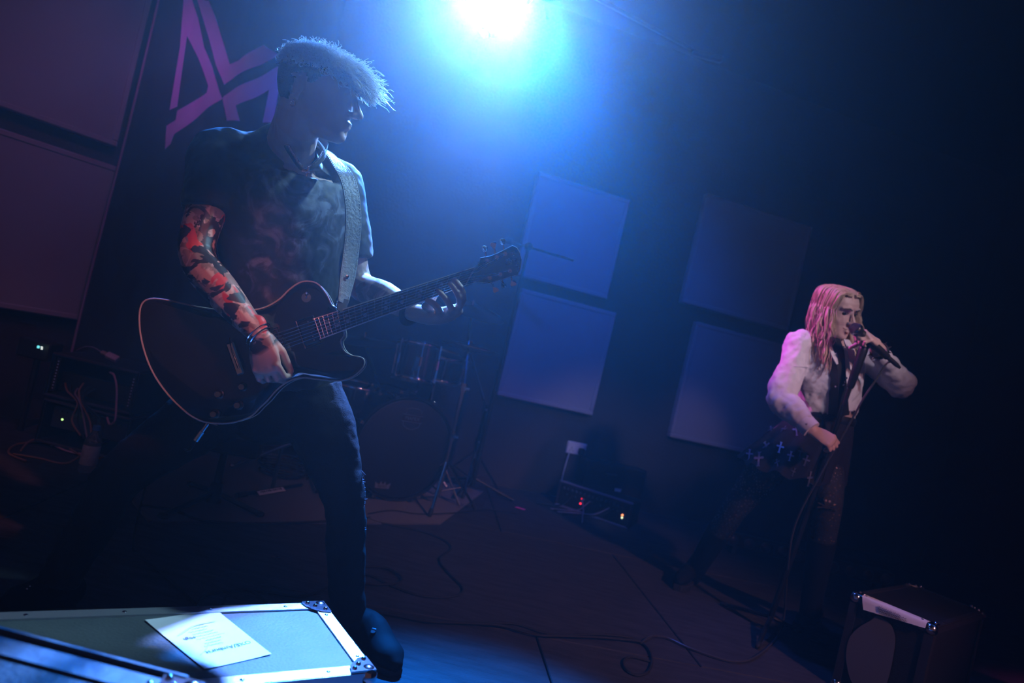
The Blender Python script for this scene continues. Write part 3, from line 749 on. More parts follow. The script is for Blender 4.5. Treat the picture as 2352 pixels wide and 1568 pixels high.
while len(curls) < 5800:
    v = Vector((rng.gauss(0, 1), rng.gauss(0, 1), rng.gauss(0, 1))).normalized()
    if v.z < 0.1: continue
    p = scalp(v, 0.002, HZ, HH); pz = 0.02 + (p.z - 0.02) / HH; short = len(curls) > 4600; front = max(0.0, p.x) / 0.095; backw = max(0.0, -p.x) / 0.095
    lim = 0.070 - 0.012 * front - 0.016 * backw
    if pz < lim - (0.012 if short else 0.0) or (short and pz > lim + 0.012): continue
    if pz < 0.078 and not short and rng.random() < 0.5: continue
    nn = Vector((p.x / 0.1 ** 2, p.y / 0.078 ** 2, (p.z - 0.02) / 0.097 ** 2)).normalized()
    d = (nn + Vector((0.30 + 1.0 * front, 0, -0.05 * front)) + Vector((rng.uniform(-1, 1), rng.uniform(-1, 1), rng.uniform(-1, 1))) * 0.6).normalized()
    Ln = (rng.uniform(0.014, 0.032) if rng.random() < 0.9 else rng.uniform(0.03, 0.045)) * (1 + 1.15 * front - 0.3 * backw) * (0.5 if short else 0.92); cr = rng.uniform(0.003, 0.0085); ph = rng.uniform(0, 6.28); tw = rng.uniform(5, 12)
    s1 = d.orthogonal().normalized(); s2 = d.cross(s1)
    pts = [HL(p + d * (Ln * t) + Vector((0.016 * t * t * front, 0, -0.020 * front * t * t)) + (s1 * math.cos(ph + tw * t) + s2 * math.sin(ph + tw * t)) * cr * t) for t in (0, 0.15, 0.3, 0.45, 0.6, 0.75, 0.9, 1.0)]
    curls.append(gtube(pts, [0.0011, 0.0011, 0.0010, 0.0010, 0.0009, 0.0008, 0.0007, 0.0005], 3))
cu = obj('curls', join(*curls), hair_mat('curly_hair', (0.70, 0.67, 0.60), (0.92, 0.90, 0.84), 0.5, 0.3), ho, 180); cu['kind'] = 'stuff'

# ================================================================== the guitar
GA, GB = P(480, 842, 1.690), P(1088, 636, 1.775)
g_x = (GB - GA).normalized()
g_n = Vector((0.02, -1, 0.02)); g_n = (g_n - g_x * g_n.dot(g_x)).normalized()      # its face looks at the audience
def G(px, py, lift=0.0): return onplane(px, py, GA, g_n) + g_n * lift
GM = frame(GA, g_x, z=g_n); GMi = GM.inverted()
def gl(px, py):
    q = GMi @ G(px, py); return (q.x, q.y)
gtr = thing('electric_guitar', G(480, 980), 'black single-cutaway electric guitar with pale binding, played by the guitarist', 'guitar')
gloss = mat('black_lacquer', (0.010, 0.009, 0.010), 0.10, coat=0.6)
cream = mat('cream_binding', (0.48, 0.44, 0.39), 0.35)
outline = [(775, 712), (762, 700), (750, 676), (731, 653), (710, 646), (688, 649), (664, 665), (640, 688), (605, 707), (560, 714), (512, 712), (462, 706), (420, 697), (378, 688), (346, 686), (327, 696), (320, 724), (323, 770), (336, 820), (356, 864),
           (386, 906), (420, 940), (446, 959), (476, 970), (522, 972), (557, 964), (580, 953), (597, 936), (614, 920), (637, 894), (664, 875), (694, 867), (733, 871), (779, 874), (809, 865), (830, 848), (837, 832), (830, 821), (809, 817), (791, 806), (782, 784), (790, 764)]
o2 = catmull([Vector((*gl(*p), 0)) for p in outline], 4, True); o2 = [(v.x, v.y) for v in o2]
area = sum(a[0] * b[1] - a[1] * b[0] for a, b in zip(o2, o2[1:] + o2[:1]))
if area < 0: o2 = o2[::-1]
bodyg = obj('guitar_body', gprism(o2, -0.048, 0.0, GM, 0.004), gloss, gtr, 30)
# slightly arched top
bm = bmesh.new(); cen = Vector((sum(a for a, b in o2) / len(o2), sum(b for a, b in o2) / len(o2)))
rings = []
for k, (f, z) in enumerate(((0.955, 0.0005), (0.90, 0.004), (0.75, 0.009), (0.5, 0.0125), (0.2, 0.014))):
    rings.append([bm.verts.new((cen.x + (a - cen.x) * f, cen.y + (b - cen.y) * f, z)) for a, b in o2])
for r0, r1 in zip(rings[:-1], rings[1:]):
    for i in range(len(o2)): bm.faces.new((r0[i], r0[(i + 1) % len(o2)], r1[(i + 1) % len(o2)], r1[i]))
bm.faces.new(rings[-1]); bm.verts.index_update()
obj('arched_top', ([GM @ v.co for v in bm.verts], [tuple(v.index for v in f.verts) for f in bm.faces]), gloss, gtr, 60); bm.free()
obj('binding', xf(gtube([(a, b, 0.0) for a, b in o2], 0.0021, 6, closed=True), GM), cream, gtr)
obj('rear_binding', xf(gtube([(a, b, -0.047) for a, b in o2], 0.0018, 6, closed=True), GM), cream, gtr)
# neck, fretboard, frets, inlays
def quad_prism(px4, z0, z1, bev=0.0):
    q = [gl(*p) for p in px4]
    if sum(a[0] * b[1] - a[1] * b[0] for a, b in zip(q, q[1:] + q[:1])) < 0: q = q[::-1]
    return gprism(q, z0, z1, GM, bev)
T0, T1, B0, B1 = (722, 735), (1089, 617), (737, 779), (1068, 657)
def edge(t): return (T0[0] + (T1[0] - T0[0]) * t, T0[1] + (T1[1] - T0[1]) * t), (B0[0] + (B1[0] - B0[0]) * t, B0[1] + (B1[1] - B0[1]) * t)
ncen = [Vector((*gl((a[0] + b[0]) / 2, (a[1] + b[1]) / 2), 0)) for a, b in (edge(0.10), edge(0.5), edge(1.0))]
neck = obj('neck', xf(gtube([v + Vector((0, 0, 0.002)) for v in ncen], [(0.0235, 0.021), (0.022, 0.020), (0.0195, 0.018)], 16, up=(0, 0, 1)), GM), gloss, gtr)
fb = obj('fretboard', quad_prism((T0, T1, B1, B0), 0.012, 0.0215, 0.001), mat('dark_rosewood', (0.022, 0.015, 0.013), 0.45), gtr)
for a, b in ((T0, T1), (B0, B1)): obj('board_binding', gtube([G(*a, 0.019), G(*b, 0.019)], 0.0024, 6), mat('lit_board_cream', (0.78, 0.75, 0.70), 0.3), gtr)  # paler than the body binding: light on the neck edge put into the colour
fretm = mat('fret_wire', (0.30, 0.31, 0.34), 0.35, metal=1.0)
nutpos = 1.0
def fret_t(k):        # share of the board from body end (0) to nut (1)
    return 1.0 - (1 - 2 ** (-k / 12)) / (1 - 2 ** (-21.4 / 12))
for k in range(1, 22):
    a, b = edge(fret_t(k)); obj('fret', gtube([G(*a, 0.0222), G(*b, 0.0222)], 0.0009, 5), fretm, fb)
pearl = mat('pearl_inlay', (0.26, 0.28, 0.30), 0.35)
for k in (3, 5, 7, 9, 12, 15, 17, 19):
    t = (fret_t(k) + fret_t(k - 1)) / 2; a, b = edge(t)
    for u, s in ((0.36, 0.8), (0.64, 1.0)):
        c = G(a[0] + (b[0] - a[0]) * u, a[1] + (b[1] - a[1]) * u, 0.0216)
        out = [(0.0048 * s * (1 + 0.22 * math.cos(4 * h)) * math.cos(h), 0.0048 * s * (1 + 0.22 * math.cos(4 * h)) * math.sin(h)) for h in np.linspace(0, 2 * PI, 17)[:-1]]
        obj('inlay', gprism(out, 0, 0.0004, frame(c, g_x, z=g_n)), pearl, fb)
obj('nut', quad_prism(((1088, 617), (1092, 616), (1071, 656), (1067, 657)), 0.012, 0.0235), cream, gtr)
# headstock with its tuners
hs = [(1088, 616), (1099, 606), (1103, 594), (1126, 590), (1145, 582), (1162, 573), (1176, 566), (1186, 571), (1192, 582), (1197, 598), (1194, 616), (1188, 633), (1170, 637), (1150, 643), (1122, 652), (1106, 650), (1092, 649), (1068, 657)]
hq = [gl(*p) for p in hs]
if sum(a[0] * b[1] - a[1] * b[0] for a, b in zip(hq, hq[1:] + hq[:1])) < 0: hq = hq[::-1]
head = obj('headstock', gprism(hq, -0.004, 0.013, GM, 0.0015), gloss, gtr, 30)
obj('headstock_binding', xf(gtube([(a, b, 0.0125) for a, b in hq], 0.0011, 5, closed=True), GM), cream, head)
c = G(1167, 603, 0.0134)
flower = []
for k in range(6):
    h = k * PI / 3; flower.append(gell(c + (g_x * math.cos(h) + g_n.cross(g_x) * math.sin(h)) * 0.006, (0.0035, 0.0006, 0.0035), 8, 5))
obj('flower_inlay', join(*flower), pearl, head)
obj('name_script', textmesh('Epiphone', 0.015, frame(G(1184, 603, 0.0136), -(g_n.cross(g_x)), z=g_n), 0.0001), pearl, head)
posts = [((1118, 601), (1114, 574)), ((1140, 593), (1134, 566)), ((1159, 585), (1155, 558)), ((1124, 640), (1134, 655)), ((1148, 632), (1154, 646)), ((1170, 624), (1176, 640))]
for i, (a, b) in enumerate(posts):
    p, q = G(*a, 0.013), G(*b, 0.002)
    if i >= 3: q = G(a[0] + (b[0] - a[0]) * 1.25, a[1] + (b[1] - a[1]) * 1.5, 0.002)
    t = obj('tuner', join(gtube([p, p + g_n * 0.012], [0.0042, 0.0032], 10), glathe([(0.0055, 0), (0.0055, 0.002)], 10, zframe(p, g_n))), chrome, head)
    d = (q - G(*a, 0.002)).normalized()
    obj('tuner_shaft', gtube([G(*a, 0.002) + d * 0.008, q], 0.0022, 8), chrome, t)
    out = [(-0.003, -0.003), (0.006, -0.0085), (0.012, -0.007), (0.013, 0.0), (0.012, 0.007), (0.006, 0.0085), (-0.003, 0.003)]
    M = frame(q - d * 0.002, d, z=(g_n if i % 2 else (g_n + g_x * 0.8)))
    obj('tuner_button', gprism(out, -0.0025, 0.0025, M, 0.001), chrome, t)
# bridge, vibrato tailpiece, pickups, controls
def gdir(px1, py1, px2, py2): return (G(px2, py2) - G(px1, py1)).normalized()
across = gdir(720, 735, 735, 779)
bc = G(600, 806, 0.02)
obj('bridge', xf(gbox((0, 0, 0), (0.012, 0.078, 0.010), None, 0.002), frame(bc, g_x, z=g_n)), chrome, gtr)
obj('tailpiece', xf(gbox((0, 0, 0), (0.020, 0.085, 0.012), None, 0.004), frame(G(545, 824, 0.018), g_x, z=g_n)), chrome, gtr)
obj('vibrato_arm', gtube(catmull([G(536, 778, 0.03), G(541, 800, 0.040), G(552, 826, 0.042), G(559, 846, 0.040)], 4), [0.0022] * 8 + [0.0026, 0.0028, 0.003, 0.003, 0.003], 8), chrome, gtr)
for px, py in ((713, 763), (632, 790)):
    pk = obj('pickup', xf(gbox((0, 0, 0), (0.038, 0.062, 0.018), None, 0.003), frame(G(px, py, 0.014), g_x, z=g_n)), mat('pickup_black', (0.012, 0.012, 0.013), 0.3), gtr)
    obj('pickup_ring', xf(gtube([(-0.022, -0.036, 0), (0.022, -0.036, 0), (0.022, 0.036, 0), (-0.022, 0.036, 0)], 0.0016, 5, closed=True), frame(G(px, py, 0.016), g_x, z=g_n)), dkmetal, pk)
    for k in range(6): obj('pole_piece', glathe([(0.0024, 0), (0.0018, 0.001)], 8, zframe(G(px, py, 0.0232) + across * (k - 2.5) * 0.0095 + g_x * 0.006, g_n)), chrome, pk)
knobm = mat('control_knob', (0.30, 0.33, 0.34), 0.22, metal=0.9)
for px, py in ((507, 905), (551, 930), (561, 888), (497, 950)):
    kb = obj('control_knob', glathe([(0.0115, 0.0), (0.0115, 0.003), (0.0090, 0.005), (0.0085, 0.016), (0.0075, 0.0175)], 18, zframe(G(px, py, 0.009), g_n)), mat('knob_black', (0.02, 0.02, 0.02), 0.3), gtr)
    obj('knob_cap', glathe([(0.0072, 0.0), (0.0068, 0.0012)], 18, zframe(G(px, py, 0.0266), g_n)), knobm, kb)
sw = obj('toggle_switch', join(glathe([(0.012, 0), (0.012, 0.0015)], 18, zframe(G(705, 684, 0.008), g_n)), gtube([G(705, 684, 0.008), G(708, 676, 0.026)], [0.003, 0.0035], 8, round_ends=True)), chrome, gtr)
# strings
for k in range(6):
    u = (k + 0.75) / 6.5; a = edge(-0.36); a0 = (a[0][0] + (a[1][0] - a[0][0]) * u, a[0][1] + (a[1][1] - a[0][1]) * u)
    b = edge(1.0); b0 = (b[0][0] + (b[1][0] - b[0][0]) * u, b[0][1] + (b[1][1] - b[0][1]) * u)
    pidx = k if k < 3 else 8 - k
    pp = posts[pidx][0]
    obj('string', gtube([G(*a0, 0.0285), G(*b0, 0.0245), G(*pp, 0.022)], 0.00075 - 0.00007 * k, 4), mat('string_steel', (0.6, 0.6, 0.62), 0.3, metal=1.0), gtr)
obj('strap_button', glathe([(0.004, 0), (0.004, 0.008), (0.008, 0.010), (0.008, 0.012)], 12, zframe(G(770, 700, -0.02), (g_x * 0.6 + Vector((0, 0, 0.8))))), chrome, gtr)
jk0, jk1 = G(470, 974, -0.024), G(440, 1014, -0.030)
jp = obj('jack_plug', join(gtube([jk0, jk0.lerp(jk1, 0.45)], 0.0045, 10), gtube([jk0.lerp(jk1, 0.45), jk1], 0.0065, 10)), chrome, gtr)
obj('jack_plate', xf(gbox((0, 0, 0), (0.045, 0.003, 0.016), None, 0.001), frame(G(474, 972, -0.024), gdir(455, 965, 495, 975), z=g_n)), chrome, gtr)

# strap over his left shoulder
st = [P(668, 330, 1.90), P(705, 330, 1.895), P(745, 345, 1.845), P(778, 378, 1.792), P(803, 425, 1.768), P(812, 500, 1.762), P(806, 580, 1.755), P(797, 640, 1.738), P(787, 696, 1.718)]
cpts = catmull(st, 6)
strap_t = thing('guitar_strap', st[-1], 'wide grey leather guitar strap with pale stitching over his shoulder', 'strap')
sn = [(FACE_N + Vector((0, 0, 0.9)) * max(0, 1 - i / 18) + lat * 0.25).normalized() for i in range(len(cpts))]
vs, fs = [], []
edgesL, edgesR = [], []
for i, p in enumerate(cpts):
    t = (cpts[min(i + 1, len(cpts) - 1)] - cpts[max(i - 1, 0)]).normalized(); n = (sn[i] - t * sn[i].dot(t)).normalized(); sd = t.cross(n)
    wd = 0.024 if i < len(cpts) - 7 else 0.024 * (0.62 + 0.38 * (len(cpts) - 1 - i) / 7)
    vs += [p + sd * wd + n * 0.002, p - sd * wd + n * 0.002, p - sd * wd - n * 0.002, p + sd * wd - n * 0.002]
    edgesL.append(p + sd * (wd - 0.004) + n * 0.0026); edgesR.append(p - sd * (wd - 0.004) + n * 0.0026)
for i in range(len(cpts) - 1):
    for k in range(4): fs.append((i * 4 + k, i * 4 + (k + 1) % 4, (i + 1) * 4 + (k + 1) % 4, (i + 1) * 4 + k))
fs += [(3, 2, 1, 0), tuple((len(cpts) - 1) * 4 + k for k in range(4))]
band = obj('band', (vs, fs), mat('grey_leather', (0.20, 0.19, 0.19), 0.55, bump=(120, 0.3)), strap_t)
for e in (edgesL, edgesR):
    fine = catmull(e, 4)
    o = obj('stitching', join(*[gtube([fine[i], fine[i].lerp(fine[i + 1], 0.8)], 0.0007, 4) for i in range(0, len(fine) - 1, 2)]), mat('pale_thread'), strap_t); o['kind'] = 'stuff'
obj('strap_end', gprism([(-0.012, -0.014), (0.02, -0.012), (0.026, 0), (0.02, 0.012), (-0.012, 0.014)], -0.002, 0.002, frame(st[-1], (st[-1] - st[-2]), z=FACE_N)), mat('black_leather'), strap_t)
obj('stud', glathe([(0.006, 0), (0.005, 0.002), (0.002, 0.003)], 12, zframe(P(797, 636, 1.732), FACE_N)), chrome, strap_t)

# ================================================================== the singer
woman = thing('person', Fl(1800, 1440), 'blonde singer in a white cropped jacket and dark cross-patterned skirt, microphone at her mouth', 'person')
D = 2.95
def Q(px, py, d=0.0): return P(px, py, D + d)
w_f = (Q(1990, 750, -0.13) - Q(1925, 726, 0.0)).normalized()
WHM = frame(Q(1918, 717, 0.0), w_f, z=Q(1911, 635, 0.03) - Q(1918, 717)) @ Matrix.Scale(0.93, 4)
def WL(p): return WHM @ Vector(p)
skin_w = skin_mat('pale_skin', (0.62, 0.42, 0.36))
wSR, wSL = Q(1836, 788, -0.02), Q(1975, 805, 0.10)
wER, wWR = Q(1800, 915, -0.10), Q(1866, 988, -0.22)
wEL, wWL = Q(2066, 878, 0.02), Q(2012, 806, -0.14)
wlat = (wSL - wSR); wlat.z = 0; wlat.normalize(); wN = Vector((wlat.y, -wlat.x, 0))
wp = ghead(WHM, 0.95, True)
wp.append(gtube([WL((-0.02, 0, -0.03)), WL((-0.03, 0, -0.08)), Q(1910, 790, 0.02), Q(1905, 815, 0.03)], [0.046, 0.045, 0.052, 0.07], 14, sub=3, round_ends=True))
WT = [(Q(1908, 790, 0.03), 0.07, 0.06), (Q(1906, 806, 0.03), 0.145, 0.085), (Q(1905, 850, 0.02), 0.155, 0.105), (Q(1906, 900, 0.03), 0.140, 0.100), (Q(1903, 950, 0.04), 0.125, 0.095), (Q(1880, 1000, 0.05), 0.150, 0.115)]
wp.append(gtube([t[0] for t in WT], [(t[1] * 0.88, t[2] * 0.86) for t in WT], 20, up=wN, sub=3, round_ends=True))
aR = [wSR, wER, Q(1832, 952, -0.17), wWR]; aL = [wSL, wEL, Q(2042, 846, -0.06), wWL]
for a in (aR, aL): wp.append(gtube(a, [0.045, 0.037, 0.034, 0.023], 14, sub=3, round_ends=True))
mic_a, mic_b = Q(1966, 756, -0.215), Q(2030, 812, -0.215)
mdir = (mic_b - mic_a).normalized()
# hand round the microphone: back of the hand up and towards the audience
HWL = frame(Q(2016, 792, -0.190), (Q(1990, 768, -0.232) - Q(2016, 792, -0.190)), z=(Vector((0.25, -0.55, 0.8))))
wp += ghand(HWL, -1, ((48, 72, 55), (50, 75, 55), (52, 75, 55), (55, 75, 50)), (4, 1, -2, -6), ((0.62, 0.30, -0.75), (0.45, -0.35, -0.8)), 0.92)
wp.append(gtube([wWL, HWL @ Vector((0.02, 0, 0))], [0.024, 0.022], 12, round_ends=True))
# hand on the stand below
HWR = frame(wWR, Q(1900, 1008, -0.25) - wWR, z=Vector((-0.1, -0.75, 0.62)))
wp += ghand(HWR, 1, ((40, 70, 45), (42, 72, 45), (45, 72, 45), (45, 70, 45)), (5, 1, -3, -8), ((0.8, 0.35, -0.5), (0.8, 0.1, -0.6)), 0.92)
wHL, wKL, wAL = Q(1888, 1010, 0.05), Q(1902, 1152, -0.06), Q(1862, 1395, 0.06)
wHR, wKR, wAR = Q(1815, 1010, 0.08), Q(1690, 1165, 0.22), Q(1590, 1315, 0.46)
for h, k, a in ((wHL, wKL, wAL), (wHR, wKR, wAR)):
    wp.append(gtube([h, h.lerp(k, 0.45), k, k.lerp(a, 0.35), a], [0.085, 0.078, 0.055, 0.052, 0.034], 16, sub=3, round_ends=True))
wb = fuse('body', wp, 0.0036, 3)
sculpt_face(wb, WHM, 0.95, 0.006)
obj('body', wb, skin_w, woman, label='singer face in three-quarter view, mouth open at the microphone')
for s in (-1, 1):
    obj('eye', xf(gell((0.0725, s * 0.031, 0.014), (0.0115, 0.0115, 0.0100), 12, 8), WHM), mat('dark_eye'), woman)
    obj('eyebrow', xf(gtube([(0.0975, s * 0.014, 0.034), (0.098, s * 0.030, 0.041), (0.082, s * 0.050, 0.035)], [0.003, 0.0032, 0.0018], 6), WHM), mat('brow_hair'), woman)
    obj('eyeliner', xf(gtube([(0.0885, s * 0.020, 0.0175), (0.0905, s * 0.031, 0.021), (0.080, s * 0.044, 0.016)], [0.0022, 0.0026, 0.002], 6), WHM), mat('kohl', (0.008, 0.008, 0.009), 0.7), woman)
obj('lips', xf(join(gtube([(0.086, -0.022, -0.052), (0.101, 0, -0.046), (0.086, 0.022, -0.052)], [0.002, 0.0042, 0.002], 8), gtube([(0.086, -0.020, -0.062), (0.099, 0, -0.070), (0.086, 0.020, -0.062)], [0.002, 0.0046, 0.002], 8)), WHM), mat('lip_colour', (0.22, 0.05, 0.06), 0.4), woman)
# fishnet tights: dark mesh with a skull on the knee
def net_mat():
    m = bpy.data.materials.new('fishnet'); m.use_nodes = True; nt = m.node_tree; b = nt.nodes['Principled BSDF']
    b.inputs['Base Color'].default_value = (0.012, 0.011, 0.014, 1); b.inputs['Roughness'].default_value = 0.8
    tc = nt.nodes.new('ShaderNodeTexCoord'); v = nt.nodes.new('ShaderNodeTexVoronoi'); v.feature = 'DISTANCE_TO_EDGE'; v.inputs['Scale'].default_value = 85
    nt.links.new(tc.outputs['Object'], v.inputs['Vector'])
    r = nt.nodes.new('ShaderNodeMath'); r.operation = 'GREATER_THAN'; r.inputs[1].default_value = 0.27; nt.links.new(v.outputs['Distance'], r.inputs[0])
    t = nt.nodes.new('ShaderNodeBsdfTransparent'); x = nt.nodes.new('ShaderNodeMixShader')
    nt.links.new(r.outputs[0], x.inputs['Fac']); nt.links.new(b.outputs[0], x.inputs[1]); nt.links.new(t.outputs[0], x.inputs[2]); nt.links.new(x.outputs[0], nt.nodes['Material Output'].inputs['Surface'])
    return m
nm = net_mat()
for h, k, a in ((wHL, wKL, wAL), (wHR, wKR, wAR)):
    obj('fishnet_stocking', gtube([h.lerp(k, 0.2), h.lerp(k, 0.45), k, k.lerp(a, 0.35), k.lerp(a, 0.75)], [0.087, 0.081, 0.058, 0.055, 0.043], 24, sub=5), nm, woman, 180)
sk = Q(1900, 1152, -0.122); sM = frame(sk, Vector((0.97, 0.2, 0)), z=Vector((0.15, -0.98, 0.1)))
skm = mat('skull_black', (0.006, 0.006, 0.007), 0.6)
skull = obj('skull_motif', join(xf(gprism([(0.022 * math.cos(a) * (1.0 if math.sin(a) > -0.3 else 0.75), 0.004 + 0.022 * math.sin(a)) for a in np.linspace(0, 2 * PI, 21)[:-1]], 0, 0.003), sM), xf(gbox((0, -0.022, 0.0015), (0.024, 0.012, 0.003)), sM), xf(gtube([(-0.042, -0.030, 0.001), (0.042, -0.012, 0.001)], 0.0035, 6, round_ends=True), sM), xf(gtube([(-0.042, -0.012, 0.001), (0.042, -0.030, 0.001)], 0.0035, 6, round_ends=True), sM)), skm, woman)
for s in (-1, 1): obj('eye_hole', xf(gell((s * 0.009, 0.004, 0.003), (0.005, 0.005, 0.001), 10, 6), sM), mat('knee_skin', (0.35, 0.24, 0.24), 0.6), skull)

# white cropped jacket, open over a black top
white = mat('white_cotton', (0.66, 0.64, 0.68), 0.8, bump=(220, 0.07), sheen=0.15)
jk = [gtube([t[0] for t in WT[:-1]] + [Q(1906, 958, 0.03)], [(t[1] + 0.004, t[2] + 0.010) for t in WT[:-1]] + [(0.135, 0.110)], 28, up=wN, sub=4)]
jk.append(gtube([wSR.lerp(WT[1][0], 0.4), wSR, wSR.lerp(wER, 0.5), wER + Vector((-0.012, 0, 0)), Q(1828, 950, -0.165), Q(1852, 974, -0.205)], [0.048, 0.058, 0.060, 0.060, 0.050, 0.036], 18, sub=4))
jk.append(gtube([wSL.lerp(WT[1][0], 0.4), wSL, wSL.lerp(wEL, 0.5), wEL + Vector((0.012, 0, -0.01)), Q(2050, 850, -0.05), Q(2024, 818, -0.125)], [0.048, 0.057, 0.058, 0.058, 0.048, 0.034], 18, sub=4))
jacket = fuse('jacket', jk, 0.0065, 8)
wrinkle(jacket, 0.010, 11.0, 5.0, (1, 1, 0.7)); wrinkle(jacket, 0.004, 26.0, 2.0)
jo = obj('jacket', jacket, white, woman, label='white cropped jacket with full sleeves')
for pts in ((Q(1846, 968, -0.198), Q(1862, 984, -0.220)), (Q(2028, 822, -0.120), Q(2018, 812, -0.134))):
    d = (pts[1] - pts[0]); M = zframe(pts[0], d)
    cf = obj('cuff', glathe([(0.034, 0), (0.040, 0.001), (0.038, d.length * 1.15), (0.032, d.length * 1.15)], 22, M), white, jo)
    obj('cuff_button', gell(pts[0].lerp(pts[1], 0.3) + Vector((-0.012, -0.037, 0.0)), (0.006, 0.004, 0.006), 10, 6), mat('button', (0.30, 0.28, 0.32), 0.4), cf)
obj('sleeve_seam', gtube([wSR.lerp(wER, 0.42) + Vector((0.058 * math.cos(a), 0.058 * math.sin(a), 0.010 * math.cos(a))) for a in np.linspace(0, 2 * PI, 25)[:-1]], 0.003, 6, closed=True), white, jo)
# front edges, the black top in the opening
inner = mat('black_satin_top', (0.010, 0.009, 0.011), 0.45)
def strip(ptsw, lift, m, name, par, thick=0.004):
    """A cloth strip down her front: list of (centre, half width)."""
    vs, fs = [], []
    cp = catmull([p for p, q in ptsw], 4); cw = catmull([Vector((q, 0, 0)) for p, q in ptsw], 4)
    for i, p in enumerate(cp):
        t = (cp[min(i + 1, len(cp) - 1)] - cp[max(i - 1, 0)]).normalized(); sd = t.cross(wN).normalized(); nn = sd.cross(t); nn = nn if nn.dot(wN) > 0 else -nn
        vs += [p + sd * cw[i].x + nn * lift, p - sd * cw[i].x + nn * lift, p - sd * cw[i].x + nn * (lift - thick), p + sd * cw[i].x + nn * (lift - thick)]
    for i in range(len(cp) - 1):
        for k in range(4): fs.append((i * 4 + k, i * 4 + (k + 1) % 4, (i + 1) * 4 + (k + 1) % 4, (i + 1) * 4 + k))
    fs += [(3, 2, 1, 0), tuple((len(cp) - 1) * 4 + k for k in range(4))]
    return obj(name, (vs, fs), m, par, 60)
strip([(Q(1914, 778, -0.070), 0.024), (Q(1922, 806, -0.098), 0.028), (Q(1928, 850, -0.118), 0.021), (Q(1931, 900, -0.112), 0.024), (Q(1932, 954, -0.098), 0.032)], 0.012, inner, 'black_top', woman, 0.05)
strip([(Q(1898, 784, -0.075), 0.014), (Q(1908, 812, -0.108), 0.016), (Q(1917, 838, -0.118), 0.004)], 0.017, white, 'lapel', jo)
strip([(Q(1938, 784, -0.060), 0.016), (Q(1948, 812, -0.088), 0.020), (Q(1947, 850, -0.104), 0.004)], 0.017, white, 'lapel', jo)
for px, py in ((1941, 876), (1938, 884), (1920, 888), (1944, 868)): obj('stud', gell(Q(px, py, -0.135), (0.005, 0.004, 0.005), 8, 6), chrome, woman)

# skirt: flared dark gauze with silver crosses
gz = mat('dark_gauze', (0.012, 0.010, 0.016), 0.8, spec=0.2, sheen=0.04, bump=(300, 0.3))
wc = Q(1898, 955, 0.04); hemc = Q(1815, 1085, 0.10)
vs, fs = [], []
n, rows_ = 96, 14
for j in range(rows_ + 1):
    t = j / rows_; c = wc.lerp(hemc, t); rx, ry = 0.118 + 0.115 * t ** 0.8, 0.100 + 0.115 * t ** 0.8
    for k in range(n):
        a = 2 * PI * k / n; pl = 1 + 0.055 * t * math.sin(a * 13 + 1.2 * math.sin(a * 3)) + 0.025 * t * math.sin(a * 29)
        vs.append(c + wlat * (rx * pl * math.cos(a)) + wN * (ry * pl * math.sin(a)) + Vector((0, 0, 0.012 * t * math.sin(a * 13))))
for j in range(rows_):
    for k in range(n):
        l = (k + 1) % n; fs.append((j * n + k, j * n + l, (j + 1) * n + l, (j + 1) * n + k))
skirt = obj('skirt', (vs, fs), gz, woman, 180, label='dark flared skirt with silver crosses')
obj('waistband', xf(gtube([(0.123 * math.cos(a), 0.106 * math.sin(a), 0) for a in np.linspace(0, 2 * PI, 33)[:-1]], [(0.006, 0.02)] * 32, 8, closed=True, up=(0, 0, 1)), frame(wc, wlat, z=Vector((0.1, 0, 1)))), inner, woman)
silver = mat('silver_sequin', (0.36, 0.38, 0.50), 0.32, metal=0.9, bump=(700, 0.8))
from mathutils.bvhtree import BVHTree
bv = BVHTree.FromPolygons([tuple(v) for v in vs], fs)
for px, py, s in ((1761, 1024, 1.1), (1744, 1052, 1.3), (1754, 1086, 0.9), (1801, 986, 1.0), (1772, 986, 0.9), (1792, 1025, 0.9), (1829, 986, 0.9), (1816, 1046, 0.8), (1786, 1062, 0.7), (1858, 1096, 1.2), (1838, 1036, 0.7), (1722, 1042, 0.9), (1793, 957, 0.8), (1852, 1056, 0.9), (1716, 1072, 0.9), (1822, 1082, 0.7)):
    d = ray(px, py).normalized(); hit = bv.ray_cast(EYE, d)
    if hit[0] is None: continue
    nn = hit[1] if hit[1].dot(d) < 0 else -hit[1]
    M = frame(hit[0] + nn * 0.003, Vector((0.97, 0, 0.0)) - nn * nn.x, z=nn) @ Matrix.Rotation(random.uniform(-0.25, 0.25), 4, 'Z')
    w0, w1, h0, h1 = 0.0032 * s, 0.014 * s, -0.026 * s, 0.017 * s
    out = [(-w0, h0), (-w0 * 2, h0 - 0.005 * s), (w0 * 2, h0 - 0.005 * s), (w0, h0), (w0, -w0), (w1, -w0 * 1.3), (w1 + 0.004 * s, 0.0), (w1, w0 * 1.3), (w0, w0), (w0, h1), (w0 * 2, h1 + 0.005 * s), (-w0 * 2, h1 + 0.005 * s), (-w0, h1), (-w0, w0), (-w1, w0 * 1.3), (-w1 - 0.004 * s, 0), (-w1, -w0 * 1.3), (-w0, -w0)]
    obj('cross', gprism(out, 0, 0.0022, M), silver, skirt)
